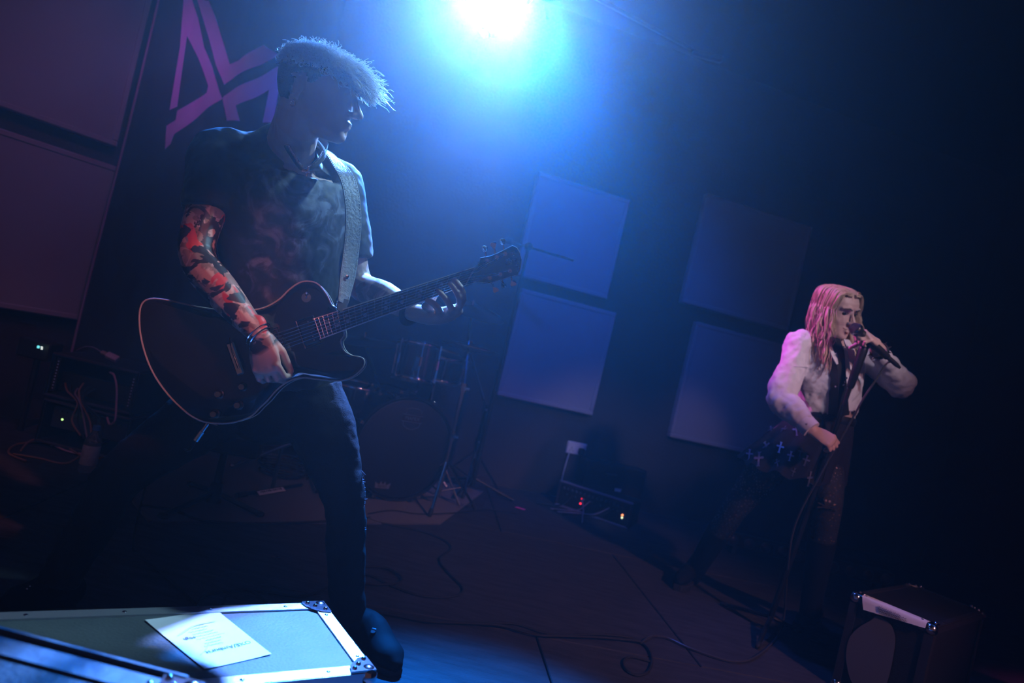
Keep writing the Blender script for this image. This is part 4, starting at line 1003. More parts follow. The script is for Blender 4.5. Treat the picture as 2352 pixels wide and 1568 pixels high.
# boots
for heel, toe, an, kn in ((Fl(1868, 1432), Fl(1832, 1452), wAL, wKL), (Fl(1584, 1336), Fl(1560, 1352), wAR, wKR)):
    toe = heel + (toe - heel).normalized() * 0.22
    toe = Vector((toe.x, toe.y, 0)); 
    sh = gshoe(heel + Vector((0, 0, 0.02)), toe + Vector((0, 0, 0.02)), w=0.040, h=0.085, ankle=an.lerp(kn, 0.66))
    sh.append(gtube([an + Vector((0, 0, -0.03)), an.lerp(kn, 0.35), an.lerp(kn, 0.68)], [0.042, 0.052, 0.061], 18, sub=3))
    bt_ = obj('boot', fuse('boot', sh, 0.006, 4), leather, woman); obj('sole', gsole(heel, toe, 0.042, 0.03), mat('rubber'), bt_)
for px, py in ((1808, 1437), (1818, 1441), (1828, 1446)): obj('boot_strap', gbox(P(px, py, 2.90), (0.022, 0.012, 0.007), None, 0.002), dkmetal, woman)
# spiked bracelet
br_ = obj('spiked_bracelet', xf(gtube([(0.033 * math.cos(a), 0.033 * math.sin(a), 0) for a in np.linspace(0, 2 * PI, 25)[:-1]], [(0.004, 0.010)] * 24, 8, closed=True, up=(0, 0, 1)), zframe(Q(2020, 806, -0.158), (wWL - wEL))), mat('black_leather'), woman)
for k in range(10):
    a = 2 * PI * k / 10; M = zframe(Q(2020, 806, -0.158), (wWL - wEL)) @ Matrix.Translation((0.034 * math.cos(a), 0.034 * math.sin(a), 0)) 
    p = M @ Vector((0, 0, 0)); c = Q(2020, 806, -0.158); obj('spike', glathe([(0.0045, 0), (0.0008, 0.014)], 8, zframe(p, p - c)), chrome, br_)

# long blonde hair: a cap with locks falling to the chest
blond = hair_mat('blonde_hair', (0.62, 0.44, 0.30), (0.55, 0.36, 0.24), 0.2, 0.38)
vs, fs = [], []
n, m2 = 44, 26
for i in range(m2 + 1):
    a = PI * i / m2
    for k in range(n):
        b = 2 * PI * k / n; v = Vector((math.sin(a) * math.cos(b), math.sin(a) * math.sin(b), math.cos(a)))
        vs.append(scalp(v, 0.012 + 0.002 * math.sin(b * 17)))
for i in range(m2):
    for k in range(n):
        l = (k + 1) % n; f = (i * n + k, (i + 1) * n + k, (i + 1) * n + l, i * n + l); c = sum((vs[q] for q in f), Vector()) / 4
        if c.z > 0.086 + 0.25 * max(0, c.x - 0.02) or c.x < 0.010 or (c.x < 0.045 and abs(c.y) > 0.05 and c.z > 0.0): fs.append(f)
wh = obj('hair', xf((vs, fs), WHM), blond, woman, 180, label='long wavy blonde hair, parted')
rng = random.Random(5)
def lock(side, x0, length, seed, sway):
    """One lock: from the parting, over the side of the head and down."""
    yy = side
    p0 = scalp(Vector((x0 * 0.9 + 0.25, yy * 0.22, 1.0)).normalized(), 0.010)
    p1 = scalp(Vector((x0, yy * 0.8, 0.75)).normalized(), 0.016)
    p2 = scalp(Vector((x0 * 0.9, yy * 1.0, 0.05)).normalized(), 0.016)
    a, b, c = WL(p0), WL(p1), WL(p2)
    down = Vector((0, 0, -1)); out = (c - WL((0, 0, 0))).normalized()
    pts = [a, a.lerp(b, 0.5) + out * 0.006, b, b.lerp(c, 0.5) + out * 0.004, c]
    for t in (0.2, 0.4, 0.6, 0.8, 1.0):
        pts.append(c + down * (length * t) + out * (0.018 * math.sin(t * 5 + seed)) + Vector(sway) * t + Vector((rng.uniform(-1, 1), rng.uniform(-1, 1), 0)) * 0.008 * t)
    return pts
for k in range(54):
    side = -1 if k % 2 else 1
    x0 = rng.uniform(-1.0, 0.62); side_y = side * rng.uniform(0.75, 1.0)
    ln = rng.uniform(0.13, 0.25) if x0 > -0.2 else rng.uniform(0.18, 0.28)
    sway = (0.012, -0.03, 0) if side < 0 else (0.012, -0.045, 0)
    pts = catmull(lock(side_y, x0, ln, rng.uniform(0, 6), sway), 3); m_ = len(pts); r0 = rng.uniform(0.0055, 0.0095)
    obj('lock', gtube(pts, [(r0 * (0.55 + 0.7 * min(1, i / 8)) * (1.0 if i < m_ * 0.8 else max(0.15, (m_ - i) / (m_ * 0.2))), r0 * 0.55) for i in range(m_)], 6), blond, wh, 180)
strands = []
for k in range(420):
    side = -1 if rng.random() < 0.5 else 1
    pts = catmull(lock(side * rng.uniform(0.6, 1.05), rng.uniform(-1.0, 0.66), rng.uniform(0.12, 0.28), rng.uniform(0, 6), (0.012, -0.035, 0)), 2)
    j = Vector((rng.uniform(-1, 1), rng.uniform(-1, 1), rng.uniform(-1, 1))) * 0.007
    strands.append(gtube([p + j * min(1, i / 6) for i, p in enumerate(pts)], 0.0011, 3))
so = obj('loose_strands', join(*strands), blond, wh, 180); so['kind'] = 'stuff'

# microphone in her hand, its stand, its cable
micp = thing('microphone', mic_b, 'black handheld microphone with a mesh head at the singer mouth', 'microphone')
M = zframe(mic_a, mdir)
obj('grille', glathe([(0.004, -0.026), (0.016, -0.022), (0.0235, -0.010), (0.0255, 0.002), (0.0235, 0.014), (0.019, 0.024)], 22, M), mat('mic_mesh', (0.05, 0.05, 0.055), 0.4, metal=0.8, bump=(900, 0.8)), micp)
obj('grille_band', glathe([(0.0262, -0.002), (0.0266, 0.002), (0.0262, 0.006)], 24, M), chrome, micp)
obj('handle', glathe([(0.019, 0.022), (0.018, 0.06), (0.014, 0.165), (0.0125, 0.17)], 20, M), mat('mic_black', (0.012, 0.012, 0.013), 0.4), micp)
obj('plug', glathe([(0.0095, 0.168), (0.0095, 0.215), (0.005, 0.235)], 14, M), dkmetal, micp)
stn = thing('microphone_stand', Fl(1762, 1452), 'black straight microphone stand gripped by the singer, tilted towards her', 'microphone stand')
clip = Q(1986, 792, -0.195); foot = Fl(1762, 1452) + Vector((0, 0, 0.06)); blk = mat('stand_black', (0.014, 0.014, 0.015), 0.4, metal=0.3)
obj('lower_tube', gtube([foot, foot.lerp(clip, 0.55)], 0.0125, 12), blk, stn)
obj('upper_tube', gtube([foot.lerp(clip, 0.55), clip], 0.0085, 12), blk, stn)
obj('clutch', gtube([foot.lerp(clip, 0.52), foot.lerp(clip, 0.60)], [0.019, 0.016], 12), blk, stn)
obj('grip_sleeve', gtube([foot.lerp(clip, 0.86), foot.lerp(clip, 0.985)], [0.015, 0.019], 12, round_ends=True), blk, stn)
obj('microphone_clip', gtube([clip, clip + mdir * -0.02 + Vector((0, 0, 0.015)), mic_a.lerp(mic_b, 0.55) - Vector((0, 0, 0.02))], 0.009, 10), blk, stn)
for k in range(3):
    a = 2.1 + 2 * PI * k / 3; e = Vector((foot.x + 0.26 * math.cos(a), foot.y + 0.26 * math.sin(a), 0.010))
    lg = obj('leg', gtube([foot + Vector((0, 0, 0.01)), e], 0.009, 8), blk, stn); obj('rubber_foot', gtube([e + (foot - e) * 0.1, e], 0.0105, 8, round_ends=True), mat('rubber'), lg)

# ================================================================== the hanging back light
rubber = mat('rubber'); 
lf = thing('stage_light', LAMP + Vector((0, 0.05, 0.2)), 'hanging stage light with a glowing white tube, source of the blue glow', 'stage light')
t0, t1 = P(1126, 56, 3.72), P(1200, -16, 3.72)
obj('glowing_tube', gtube([t0, t1], 0.024, 12, round_ends=True), mat('lamp_white', (1, 1, 1), 0.5, emit=((0.85, 0.94, 1.0), 12.0)), lf)
ax = (t1 - t0).normalized(); hc = (t0 + t1) / 2 + Vector((0, 0.07, 0.03))
obj('housing', xf(gbox((0, 0, 0), (0.34, 0.09, 0.10), None, 0.015), frame(hc, ax, y=Vector((0, 1, 0)))), steel, lf)
for s in (-1, 1):
    e = hc + ax * (0.18 * s); obj('yoke_arm', gtube([e, e + Vector((0, 0, 0.16))], 0.010, 8), steel, lf)
    obj('tilt_knob', glathe([(0.024, 0), (0.024, 0.02)], 14, zframe(e, ax * s)), steel, lf)
obj('yoke_bar', gtube([hc - ax * 0.18 + Vector((0, 0, 0.16)), hc + ax * 0.18 + Vector((0, 0, 0.16))], 0.011, 8), steel, lf)
obj('hanging_clamp', gtube([hc + Vector((0, 0, 0.16)), Vector((hc.x, hc.y, CEIL))], 0.016, 10), steel, lf)
for px, py in ((1101, 46), (1107, 44), (1248, 22), (1256, 38)):
    q = P(px, py, 3.70); obj('chrome_facet', gprism([(-0.006, -0.02), (0.006, -0.016), (0.004, 0.02), (-0.003, 0.018)], 0, 0.004, frame(q, RIGHT + UP * 0.3, z=-FWD)), chrome, lf)  # small chrome slips set either side of the tube

# ================================================================== flight cases at the stage lip
alu = mat('aluminium_edge', (0.72, 0.74, 0.78), 0.35, metal=0.85, bump=(50, 0.1))
lam = mat('case_laminate', (0.055, 0.068, 0.074), 0.6, vary=((0.11, 0.125, 0.13), 9, 0.5), bump=(160, 0.15))
blam = mat('case_black', (0.014, 0.014, 0.015), 0.5, bump=(200, 0.2))
def flight_case(o, u, v, lu, lv, h, label, top_m, edge_w=0.030, edge_m=None):
    """o: one top corner; u, v: unit vectors along the top; h: height down to the floor."""
    alu = edge_m or mat('aluminium_edge')
    u, v = Vector(u), Vector(v); z = Vector((0, 0, 1)); c = o + u * lu / 2 + v * lv / 2
    t = thing('flight_case', (c.x, c.y, o.z - h), label, 'flight case', 'flight cases on the stage lip')
    M = frame(Vector((c.x, c.y, o.z - h / 2)), u, y=v)
    if (M.to_3x3() @ Vector((0, 0, 1))).z < 0: M = frame(Vector((c.x, c.y, o.z - h / 2)), u, y=-v)
    obj('shell', xf(gbox((0, 0, -0.004), (lu - 0.012, lv - 0.012, h - 0.008), None, 0.004), M), blam, t)
    obj('lid_panel', xf(gbox((0, 0, h / 2 - 0.006), (lu - 2 * edge_w, lv - 2 * edge_w, 0.006)), M), top_m, t)
    for zz, nm in ((h / 2, 'top_edging'), (-h / 2, 'bottom_edging')):
        for s in (-1, 1):
            e1_ = obj(nm, xf(join(gbox((0, s * (lv / 2 - edge_w / 2), zz - 0.001 * (1 if zz > 0 else -1)), (lu - 0.05, edge_w, 0.004)), gbox((0, s * (lv / 2), zz - (0.015 if zz > 0 else -0.015)), (lu - 0.05, 0.004, edge_w))), M), alu, t)
            e2_ = obj(nm, xf(join(gbox((s * (lu / 2 - edge_w / 2), 0, zz - 0.001 * (1 if zz > 0 else -1)), (edge_w, lv - 0.05, 0.004)), gbox((s * (lu / 2), 0, zz - (0.015 if zz > 0 else -0.015)), (0.004, lv - 0.05, edge_w))), M), alu, t)
            if zz > 0:
                for f in np.linspace(-0.36, 0.36, max(2, int(lu / 0.16))): obj('rivet', xf(gell((f * lu, s * (lv / 2 - edge_w / 2), zz + 0.001), (0.0045, 0.0045, 0.002), 10, 5), M), chrome, e1_)
                for f in np.linspace(-0.3, 0.3, 2): obj('rivet', xf(gell((s * (lu / 2 - edge_w / 2), f * lv, zz + 0.001), (0.0045, 0.0045, 0.002), 10, 5), M), chrome, e2_)
    for sx in (-1, 1):
        for sy in (-1, 1):
            obj('post_edging', xf(join(gbox((sx * lu / 2, sy * (lv / 2 - 0.013), 0), (0.004, 0.028, h - 0.06)), gbox((sx * (lu / 2 - 0.013), sy * lv / 2, 0), (0.028, 0.004, h - 0.06))), M), alu, t)
            for sz in (-1, 1):
                k = obj('ball_corner', xf(gell((sx * (lu / 2 - 0.012), sy * (lv / 2 - 0.012), sz * (h / 2 - 0.012)), (0.021, 0.021, 0.021), 16, 10), M), chrome, t)
                if sz > 0:
                    obj('corner_plate', xf(gprism([(0, 0), (-sx * 0.055, 0), (-sx * 0.05, -sy * 0.022), (-sx * 0.022, -sy * 0.05), (0, -sy * 0.055)][::(1 if sx * sy > 0 else -1)], 0, 0.004, Matrix.Translation((sx * lu / 2, sy * lv / 2, h / 2 + 0.0015))), M), chrome, k)
                    for a, b in ((0.044, 0.011), (0.011, 0.044), (0.030, 0.026)): obj('rivet', xf(gell((sx * (lu / 2 - a), sy * (lv / 2 - b), h / 2 + 0.006), (0.0055, 0.0055, 0.0045), 10, 6), M), chrome, k)
    return t, M
ZC = 0.235
cB, cA, cC = Fl(742, 1384, ZC), Fl(20, 1406, ZC), Fl(880, 1541, ZC)
cu_ = (cA - cB).normalized(); cv = (cC - cB); cv -= cu_ * cv.dot(cu_); lv_ = cv.length; cv.normalize()
caseA, MA = flight_case(cB, cu_, cv, 0.70, lv_, ZC, 'large grey-topped flight case with a white set list on its lid', lam)
ZN = 0.42
n0, n1 = Fl(-260, 1385, ZN), Fl(470, 1576, ZN)
nu = (n1 - n0).normalized(); nv = Vector((nu.y, -nu.x, 0))
caseB, MB_ = flight_case(n0, nu, nv, (n1 - n0).length, 0.26, ZN, 'dark flight case nearest the camera, only its blurred metal edge showing', blam, edge_w=0.045, edge_m=mat('dull_edge', (0.09, 0.09, 0.10), 0.6, metal=0.3, bump=(30, 0.4)))
# set list on the big case
pc = [Fl(332, 1425, ZC - 0.002), Fl(495, 1400, ZC - 0.002), Fl(623, 1503, ZC - 0.002), Fl(470, 1538, ZC - 0.002)]
def sheet_obj(pts, label, curl=0.004):
    n_ = 10; vs, fs = [], []
    for j in range(n_ + 1):
        for i in range(n_ + 1):
            a, b = i / n_, j / n_
            p = pts[0] * ((1 - a) * (1 - b)) + pts[1] * (a * (1 - b)) + pts[2] * (a * b) + pts[3] * ((1 - a) * b)
            vs.append(p + Vector((0, 0, curl * (abs(a - 0.5) * 2) ** 3 + curl * 0.5 * (abs(b - 0.5) * 2) ** 4)))
    for j in range(n_):
        for i in range(n_): fs.append((j * (n_ + 1) + i, j * (n_ + 1) + i + 1, (j + 1) * (n_ + 1) + i + 1, (j + 1) * (n_ + 1) + i))
    k = len(vs); vs += [v - Vector((0, 0, 0.0004)) for v in vs]; fs += [tuple(q + k for q in f[::-1]) for f in fs]
    t = thing('set_list', pts[0], label, 'paper', 'set lists'); obj('sheet', (vs, fs), mat('white_paper', (0.80, 0.80, 0.80), 0.7), t, 60); return t
sl1 = sheet_obj(pc, 'white handwritten set list sheet on the big flight case', 0.0015)
ptop = ((pc[2] + pc[3]) / 2 - (pc[0] + pc[1]) / 2).normalized(); pright = Vector((ptop.y, -ptop.x, 0)); pcen = sum(pc, Vector()) / 4 + Vector((0, 0, 0.0010))
inkm = mat('marker_ink', (0.05, 0.06, 0.09), 0.6); pale_ink = mat('pale_print', (0.42, 0.43, 0.47), 0.6)
obj('heading', textmesh('OXE/Amburst', 0.017, frame(pcen + ptop * 0.052 + pright * -0.012, pright, y=ptop), 0.0001), inkm, sl1)
rngs = random.Random(8)
for k in range(9):                                                   # lines of small handwriting, too faint to read
    w_ = rngs.uniform(0.016, 0.032); c_ = pcen + ptop * (0.030 - 0.0105 * k) + pright * rngs.uniform(-0.008, 0.008)
    pts = [c_ + pright * (w_ * (t - 0.5) * 2) + ptop * (0.0016 * math.sin(t * 70 + k) + 0.0010 * math.sin(t * 31 + 2 * k)) for t in np.linspace(0, 1, 60)]
    obj('song_line', gtube(pts, [(0.0004, 0.0002)] * 60, 4, up=(0, 0, 1)), pale_ink, sl1)
obj('song_line', textmesh('High', 0.013, frame(pcen + ptop * -0.012 + pright * 0.036, pright, y=ptop), 0.0001), inkm, sl1)
def swoosh(a, b, bow, r): 
    m_ = (a + b) / 2 + bow; return gtube(catmull([a, m_, b], 8), [(r, 0.0002)] * 17, 4, up=(0, 0, 1))
obj('pale_swirl', swoosh(pcen - ptop * 0.03 - pright * -0.05, pcen - ptop * 0.055 - pright * 0.045, ptop * -0.012, 0.0022), mat('very_pale_print', (0.62, 0.63, 0.66), 0.6), sl1)
obj('pale_swirl', swoosh(pcen + ptop * 0.055 + pright * 0.05, pcen + ptop * 0.02 + pright * 0.012, ptop * 0.004, 0.0015), mat('very_pale_print'), sl1)

# case by the singer
ZR = 0.35
rA, rB, rC = Fl(1958, 1362, ZR), Fl(2148, 1441, ZR), Fl(2303, 1421, ZR)
ru = (rB - rA).normalized(); rv = rC - rB; rv -= ru * rv.dot(ru); rl = rv.length; rv.normalize()
caseC, MC = flight_case(rA, ru, rv, (rB - rA).length, rl, ZR, 'black flight case in front of the singer, set list hanging over its edge', blam, edge_w=0.02, edge_m=mat('dark_edge', (0.05, 0.045, 0.05), 0.45, metal=0.5))
fn = -rv
dec = [(0.052, 0.01), (0.075, 0.035), (0.112, 0.075), (0.140, 0.12), (0.146, 0.17), (0.135, 0.22), (0.10, 0.28), (0.05, 0.30), (-0.01, 0.29), (-0.035, 0.24), (-0.04, 0.18), (-0.038, 0.12), (-0.03, 0.06), (0.0, 0.02)]
cdm = rA.lerp(rB, 0.52) + fn * 0.004
DM = frame(cdm, -ru, y=Vector((0, 0, -1)))
dz = 1 if (DM.to_3x3() @ Vector((0, 0, 1))).dot(fn) > 0 else -1
dl = [(v.x, v.y) for v in catmull([Vector((a * 0.82, 0.03 + b * 0.95, 0)) for a, b in dec], 4, True)]
obj('pale_shape', gprism(dl, min(0, dz * 0.001), max(0, dz * 0.001), DM), mat('pale_grey', (0.10, 0.11, 0.14), 0.8), caseC)  # flat pale rounded shape laid on the case front
zup = Vector((0, 0, 1))
prof = [(0.030, 0.0075, 0.0), (0.010, 0.0080, 0.0), (-0.004, 0.0075, 0.0), (-0.009, 0.002, 0.15), (-0.011, -0.012, 0.45), (-0.014, -0.030, 1.0)]   # across the edge: back, height, share of the hanging part
n_ = 16; vs, fs = [], []
for back, hgt, sh in prof:
    for i in range(n_ + 1):
        t_ = 0.13 + 0.78 * i / n_; drop = (1.25 - 0.85 * i / n_)
        vs.append(rA.lerp(rB, t_ + 0.06 * sh * (1 - i / n_)) + rv * back + zup * (hgt if hgt > 0 else hgt * drop))
for j in range(len(prof) - 1):
    for i in range(n_): fs.append((j * (n_ + 1) + i, j * (n_ + 1) + i + 1, (j + 1) * (n_ + 1) + i + 1, (j + 1) * (n_ + 1) + i))
k = len(vs); vs += [v - zup * 0.0004 + rv * 0.0004 for v in vs]; fs += [tuple(q + k for q in f[::-1]) for f in fs]
sl2 = thing('set_list', rA.lerp(rB, 0.5), 'blue-lit set list sheet hanging over the edge of the case by the singer', 'paper', 'set lists')
obj('sheet', (vs, fs), mat('white_paper'), sl2, 60)
e0, e1_, e2_, e3_ = rA.lerp(rB, 0.14) + rv * -0.010 + zup * 0.004, rA.lerp(rB, 0.90) + rv * -0.010 + zup * 0.004, rA.lerp(rB, 0.92) + rv * -0.015 - zup * 0.012, rA.lerp(rB, 0.20) + rv * -0.016 - zup * 0.036
sp = [e0, e1_, e2_, e3_]
sd = (sp[1] - sp[0]).normalized(); sdn = (sp[3] - sp[0]).normalized()
for k in range(5):
    a = sp[0].lerp(sp[3], 0.25 + 0.11 * k).lerp(sp[1].lerp(sp[2], 0.25 + 0.11 * k), 0.25); b = a + sd * (0.075 + 0.02 * (k % 2))
    obj('written_line', gtube([a.lerp(b, t) - rv * 0.002 + sdn * 0.0025 * math.sin(t * 60 + k) for t in np.linspace(0, 1, 40)], 0.0007, 4), inkm, sl2)

# ================================================================== drum carpet and drum kit
cpx = [(341, 1201), (303, 1153), (345, 1085), (450, 1022), (800, 1060), (1110, 1130), (1010, 1205)]
cp = [Fl(*p) for p in cpx]; q = [(p.x, p.y) for p in cp]
if sum(a[0] * b[1] - a[1] * b[0] for a, b in zip(q, q[1:] + q[:1])) < 0: q = q[::-1]
tag(obj('drum_carpet', gprism(q, 0.0, 0.008, None, 0.002), mat('woven_grey_carpet', (0.045, 0.038, 0.045), 0.95, vary=((0.085, 0.072, 0.085), 260, 1.5), bump=(260, 0.9), sheen=0.3)), 'worn grey woven carpet spread under the drum kit', 'carpet')
shellm = mat('drum_shell_black', (0.012, 0.012, 0.016), 0.22, coat=0.4)
headm = mat('black_drum_head', (0.014, 0.014, 0.017), 0.45)
chr2 = mat('drum_chrome', (0.55, 0.57, 0.62), 0.16, metal=1.0)
def ringt(R, r, z, M, n=48, flat=None): return xf(gtube([(R * math.cos(a), R * math.sin(a), z) for a in np.linspace(0, 2 * PI, n + 1)[:-1]], [(r, flat or r)] * n, 8, closed=True, up=(0, 0, 1)), M)
bdc = P(928, 1030, 3.62); bdc.z = 0.29; bda = Vector((0.52, -0.85, 0)).normalized()
BM = zframe(bdc, bda)
bd_ = thing('bass_drum', (bdc.x, bdc.y, 0.01), 'black bass drum with a shield badge on its front head', 'drum', 'drum kit')
obj('shell', glathe([(0.268, -0.40), (0.270, -0.39), (0.270, -0.01), (0.268, 0.0)], 48, BM), shellm, bd_)
obj('front_head', glathe([(0.262, -0.004), (0.262, 0.004), (0.255, 0.006), (0.01, 0.0062)], 48, BM), headm, bd_)
for z, nm in ((0.0, 'front_hoop'), (-0.40, 'rear_hoop')): obj(nm, ringt(0.277, 0.006, z, BM, 56, 0.020), shellm if z else mat('hoop_black', (0.03, 0.03, 0.035), 0.25), bd_)
for k in range(8):
    a = 2 * PI * (k + 0.5) / 8
    for z, s in ((0.0, -1), (-0.40, 1)):
        cw = obj('claw', xf(gbox((0.285 * math.cos(a), 0.285 * math.sin(a), z + s * 0.008), (0.022, 0.022, 0.05), Matrix.Rotation(a, 3, 'Z'), 0.004), BM), chr2, bd_)
        obj('tension_rod', xf(gtube([(0.288 * math.cos(a), 0.288 * math.sin(a), z + s * 0.03), (0.288 * math.cos(a), 0.288 * math.sin(a), z + s * 0.14)], 0.004, 6), BM), chr2, cw)
for s in (-1, 1):
    p = BM @ Vector((s * 0.25, -0.08 if False else 0.0, -0.1)); side = (BM.to_3x3() @ Vector((s, 0, 0)))
    e = Vector((p.x, p.y, 0.015)) + side * 0.16 + bda * 0.10
    obj('spur_leg', gtube([p, e], 0.008, 8), chr2, bd_)
bup = Vector((0, 0, 1)); bright = bup.cross(bda)
bm_ = mat('badge_print', (0.16, 0.17, 0.20), 0.6)
BD_ = frame(bdc + bda * 0.0068 + bup * 0.165 + bright * 0.005, bright, y=bup)
shield = [(-0.045, 0.02), (-0.045, 0.045), (-0.02, 0.055), (0.02, 0.055), (0.045, 0.045), (0.045, 0.02)]
obj('badge', join(xf(gtube([(a, b, 0) for a, b in shield], 0.0016, 4), BD_), xf(gtube([(-0.058, -0.018, 0), (0.058, -0.018, 0), (0.058, 0.018, 0), (-0.058, 0.018, 0)], 0.0016, 4, closed=True), BD_), xf(gtube([(-0.05, -0.018, 0), (-0.045, -0.040, 0), (-0.015, -0.056, 0), (0.015, -0.056, 0), (0.045, -0.040, 0), (0.05, -0.018, 0)], 0.0016, 4), BD_)), bm_, bd_)
obj('badge_lettering', textmesh('MAPEX', 0.027, BD_ @ Matrix.Translation((0, 0, 0.0006)), 0.0002), bm_, bd_)
CR = frame(bdc + bda * 0.0068 - bup * 0.205 - bright * 0.075, bright, y=bup)
obj('crown_print', gprism([(-0.04, -0.015), (0.04, -0.015), (0.044, 0.018), (0.02, 0.004), (0.012, 0.024), (0.0, 0.006), (-0.012, 0.024), (-0.02, 0.004), (-0.044, 0.018)], 0, 0.0004, CR), mat('crown_grey', (0.13, 0.14, 0.17), 0.6), bd_)
obj('crown_lettering', textmesh('REMO', 0.018, CR @ Matrix.Translation((0, -0.005, 0.0006)), 0.0002), headm, bd_)

def drum(name, c, axis, R, h, label, nl=6):
    M = zframe(c, axis); t = thing(name, c - Vector(axis) * h / 2, label, 'drum', 'drum kit')
    obj('shell', glathe([(R, -h / 2), (R, h / 2)], 40, M), shellm, t)
    for z, nm in ((h / 2, 'batter_head'), (-h / 2, 'resonant_head')): obj(nm, glathe([(R - 0.002, z - 0.002), (R - 0.002, z + 0.002)], 40, M), mat('white_coated_head', (0.10, 0.10, 0.11), 0.6), t)
    for z, nm in ((h / 2, 'top_hoop'), (-h / 2, 'bottom_hoop')): obj(nm, ringt(R + 0.008, 0.0035, z, M, 40, 0.012), chr2, t)
    for k in range(nl):
        a = 2 * PI * k / nl + 0.3
        lg = obj('lug', xf(gbox(((R + 0.010) * math.cos(a), (R + 0.010) * math.sin(a), 0), (0.016, 0.014, 0.06), Matrix.Rotation(a, 3, 'Z'), 0.004), M), chr2, t)
        obj('tension_rod', xf(gtube([((R + 0.014) * math.cos(a), (R + 0.014) * math.sin(a), -h / 2), ((R + 0.014) * math.cos(a), (R + 0.014) * math.sin(a), h / 2 + 0.014)], 0.0035, 6), M), chr2, lg)
    return t
tomc = P(956, 832, 3.92)
tt = drum('tom_drum', tomc, Vector((-0.05, 0.12, 0.98)), 0.118, 0.20, 'small black rack tom with bright chrome lugs above the bass drum')
obj('tom_mount', gtube(catmull([tomc + Vector((0.02, -0.12, 0.02)), tomc + Vector((0.03, 0.10, -0.16)), bdc - bda * 0.2 + Vector((0, 0, 0.27))], 5), 0.011, 8), chr2, tt)
obj('mount_bracket', gbox(tomc + Vector((0.02, -0.122, 0.0)), (0.03, 0.014, 0.085), None, 0.005), chr2, tt)
ftc = P(800, 935, 4.0); ftc.z = 0.34
ft = drum('floor_tom', ftc, (0, 0, 1), 0.19, 0.36, 'black floor tom half hidden behind the guitarist leg', 8)
for k in range(3):
    a = 2 * PI * k / 3 + 0.9; p = Vector((ftc.x + 0.205 * math.cos(a), ftc.y + 0.205 * math.sin(a), 0.0)); obj('leg', gtube([p + Vector((0, 0, 0.009)), p + Vector((0, 0, 0.42))], 0.006, 8), chr2, ft)
sdc = P(1008, 838, 4.22)
sn_ = drum('snare_drum', sdc, Vector((0.05, -0.1, 0.99)), 0.165, 0.14, 'shallow snare drum behind the rack tom', 8)
obj('stand_post', gtube([sdc - Vector((0, 0, 0.07)), Vector((sdc.x, sdc.y, 0.10))], 0.011, 8), chr2, sn_)
for k in range(3):
    a = 2 * PI * k / 3; obj('stand_leg', gtube([Vector((sdc.x, sdc.y, 0.22)), Vector((sdc.x + 0.22 * math.cos(a), sdc.y + 0.22 * math.sin(a), 0.014))], 0.008, 6), chr2, sn_)
bronze = mat('cymbal_bronze', (0.34, 0.26, 0.14), 0.28, metal=1.0, bump=(90, 0.05))
def cymbal_stand(foot, top, cymr, label, tilt, name='cymbal_stand', pair=False):
    foot, top = Vector(foot), Vector(top); foot.z = 0
    t = thing(name, foot, label, 'cymbal stand', 'drum kit')
    mid = Vector((foot.x, foot.y, top.z * 0.62))
    obj('lower_tube', gtube([foot + Vector((0, 0, 0.06)), mid], 0.0125, 10), chr2, t)
    obj('upper_tube', gtube([mid, top], 0.008, 10), chr2, t)
    for f in (0.55, 0.98): 
        q_ = (foot + Vector((0, 0, 0.06))).lerp(mid, f); cl_ = obj('clamp', gtube([q_ - Vector((0, 0, 0.025)), q_ + Vector((0, 0, 0.025))], 0.020, 10), chr2, t)
        obj('wing_nut', xf(gbox((0, 0, 0), (0.034, 0.006, 0.014), None, 0.002), Matrix.Translation(q_ + Vector((0.02, -0.03, 0)))), chr2, cl_)
    for k in range(3):
        a = 2 * PI * k / 3 + 0.5; e = Vector((foot.x + 0.24 * math.cos(a), foot.y + 0.24 * math.sin(a), 0.018))
        lg = obj('leg', gtube([Vector((foot.x, foot.y, 0.26)), e], 0.008, 6), chr2, t); obj('rubber_foot', gtube([e + (Vector((foot.x, foot.y, 0.26)) - e) * 0.08, e], 0.012, 8, round_ends=True), rubber, lg)
        obj('brace', gtube([Vector((foot.x, foot.y, 0.09)), e.lerp(Vector((foot.x, foot.y, 0.26)), 0.45)], 0.005, 6), chr2, lg)
    for k in range(2 if pair else 1):
        M = zframe(top + Vector((0, 0, 0.01 + 0.02 * k)), tilt); s = -1 if (pair and k == 0) else 1
        prof = [(0.006, 0.018 * s), (0.02, 0.017 * s), (0.034, 0.010 * s), (cymr * 0.6, 0.003 * s), (cymr, -0.008 * s), (cymr, -0.0095 * s), (cymr * 0.6, 0.0015 * s), (0.034, 0.0085 * s), (0.006, 0.0165 * s)]
        obj('cymbal', glathe(prof, 44, M), bronze, t)
    obj('wing_nut', gtube([top, top + Vector((0, 0, 0.06))], 0.006, 8), chr2, t)
    return t
cymbal_stand(Fl(1000, 1165), P(1083, 712, 3.95), 0.20, 'chrome cymbal stand between the rack tom and the blue panels', Vector((0.15, -0.25, 1)))
cymbal_stand(Fl(1070, 1128), P(1078, 806, 3.95), 0.17, 'hi-hat stand at the right of the bass drum', Vector((0.0, 0.05, 1)), 'hi_hat_stand', True)
cymbal_stand(Fl(840, 1120), P(835, 785, 4.1), 0.23, 'cymbal stand behind the guitar neck, dark cymbal edge-on', Vector((-0.10, -0.10, 1)))
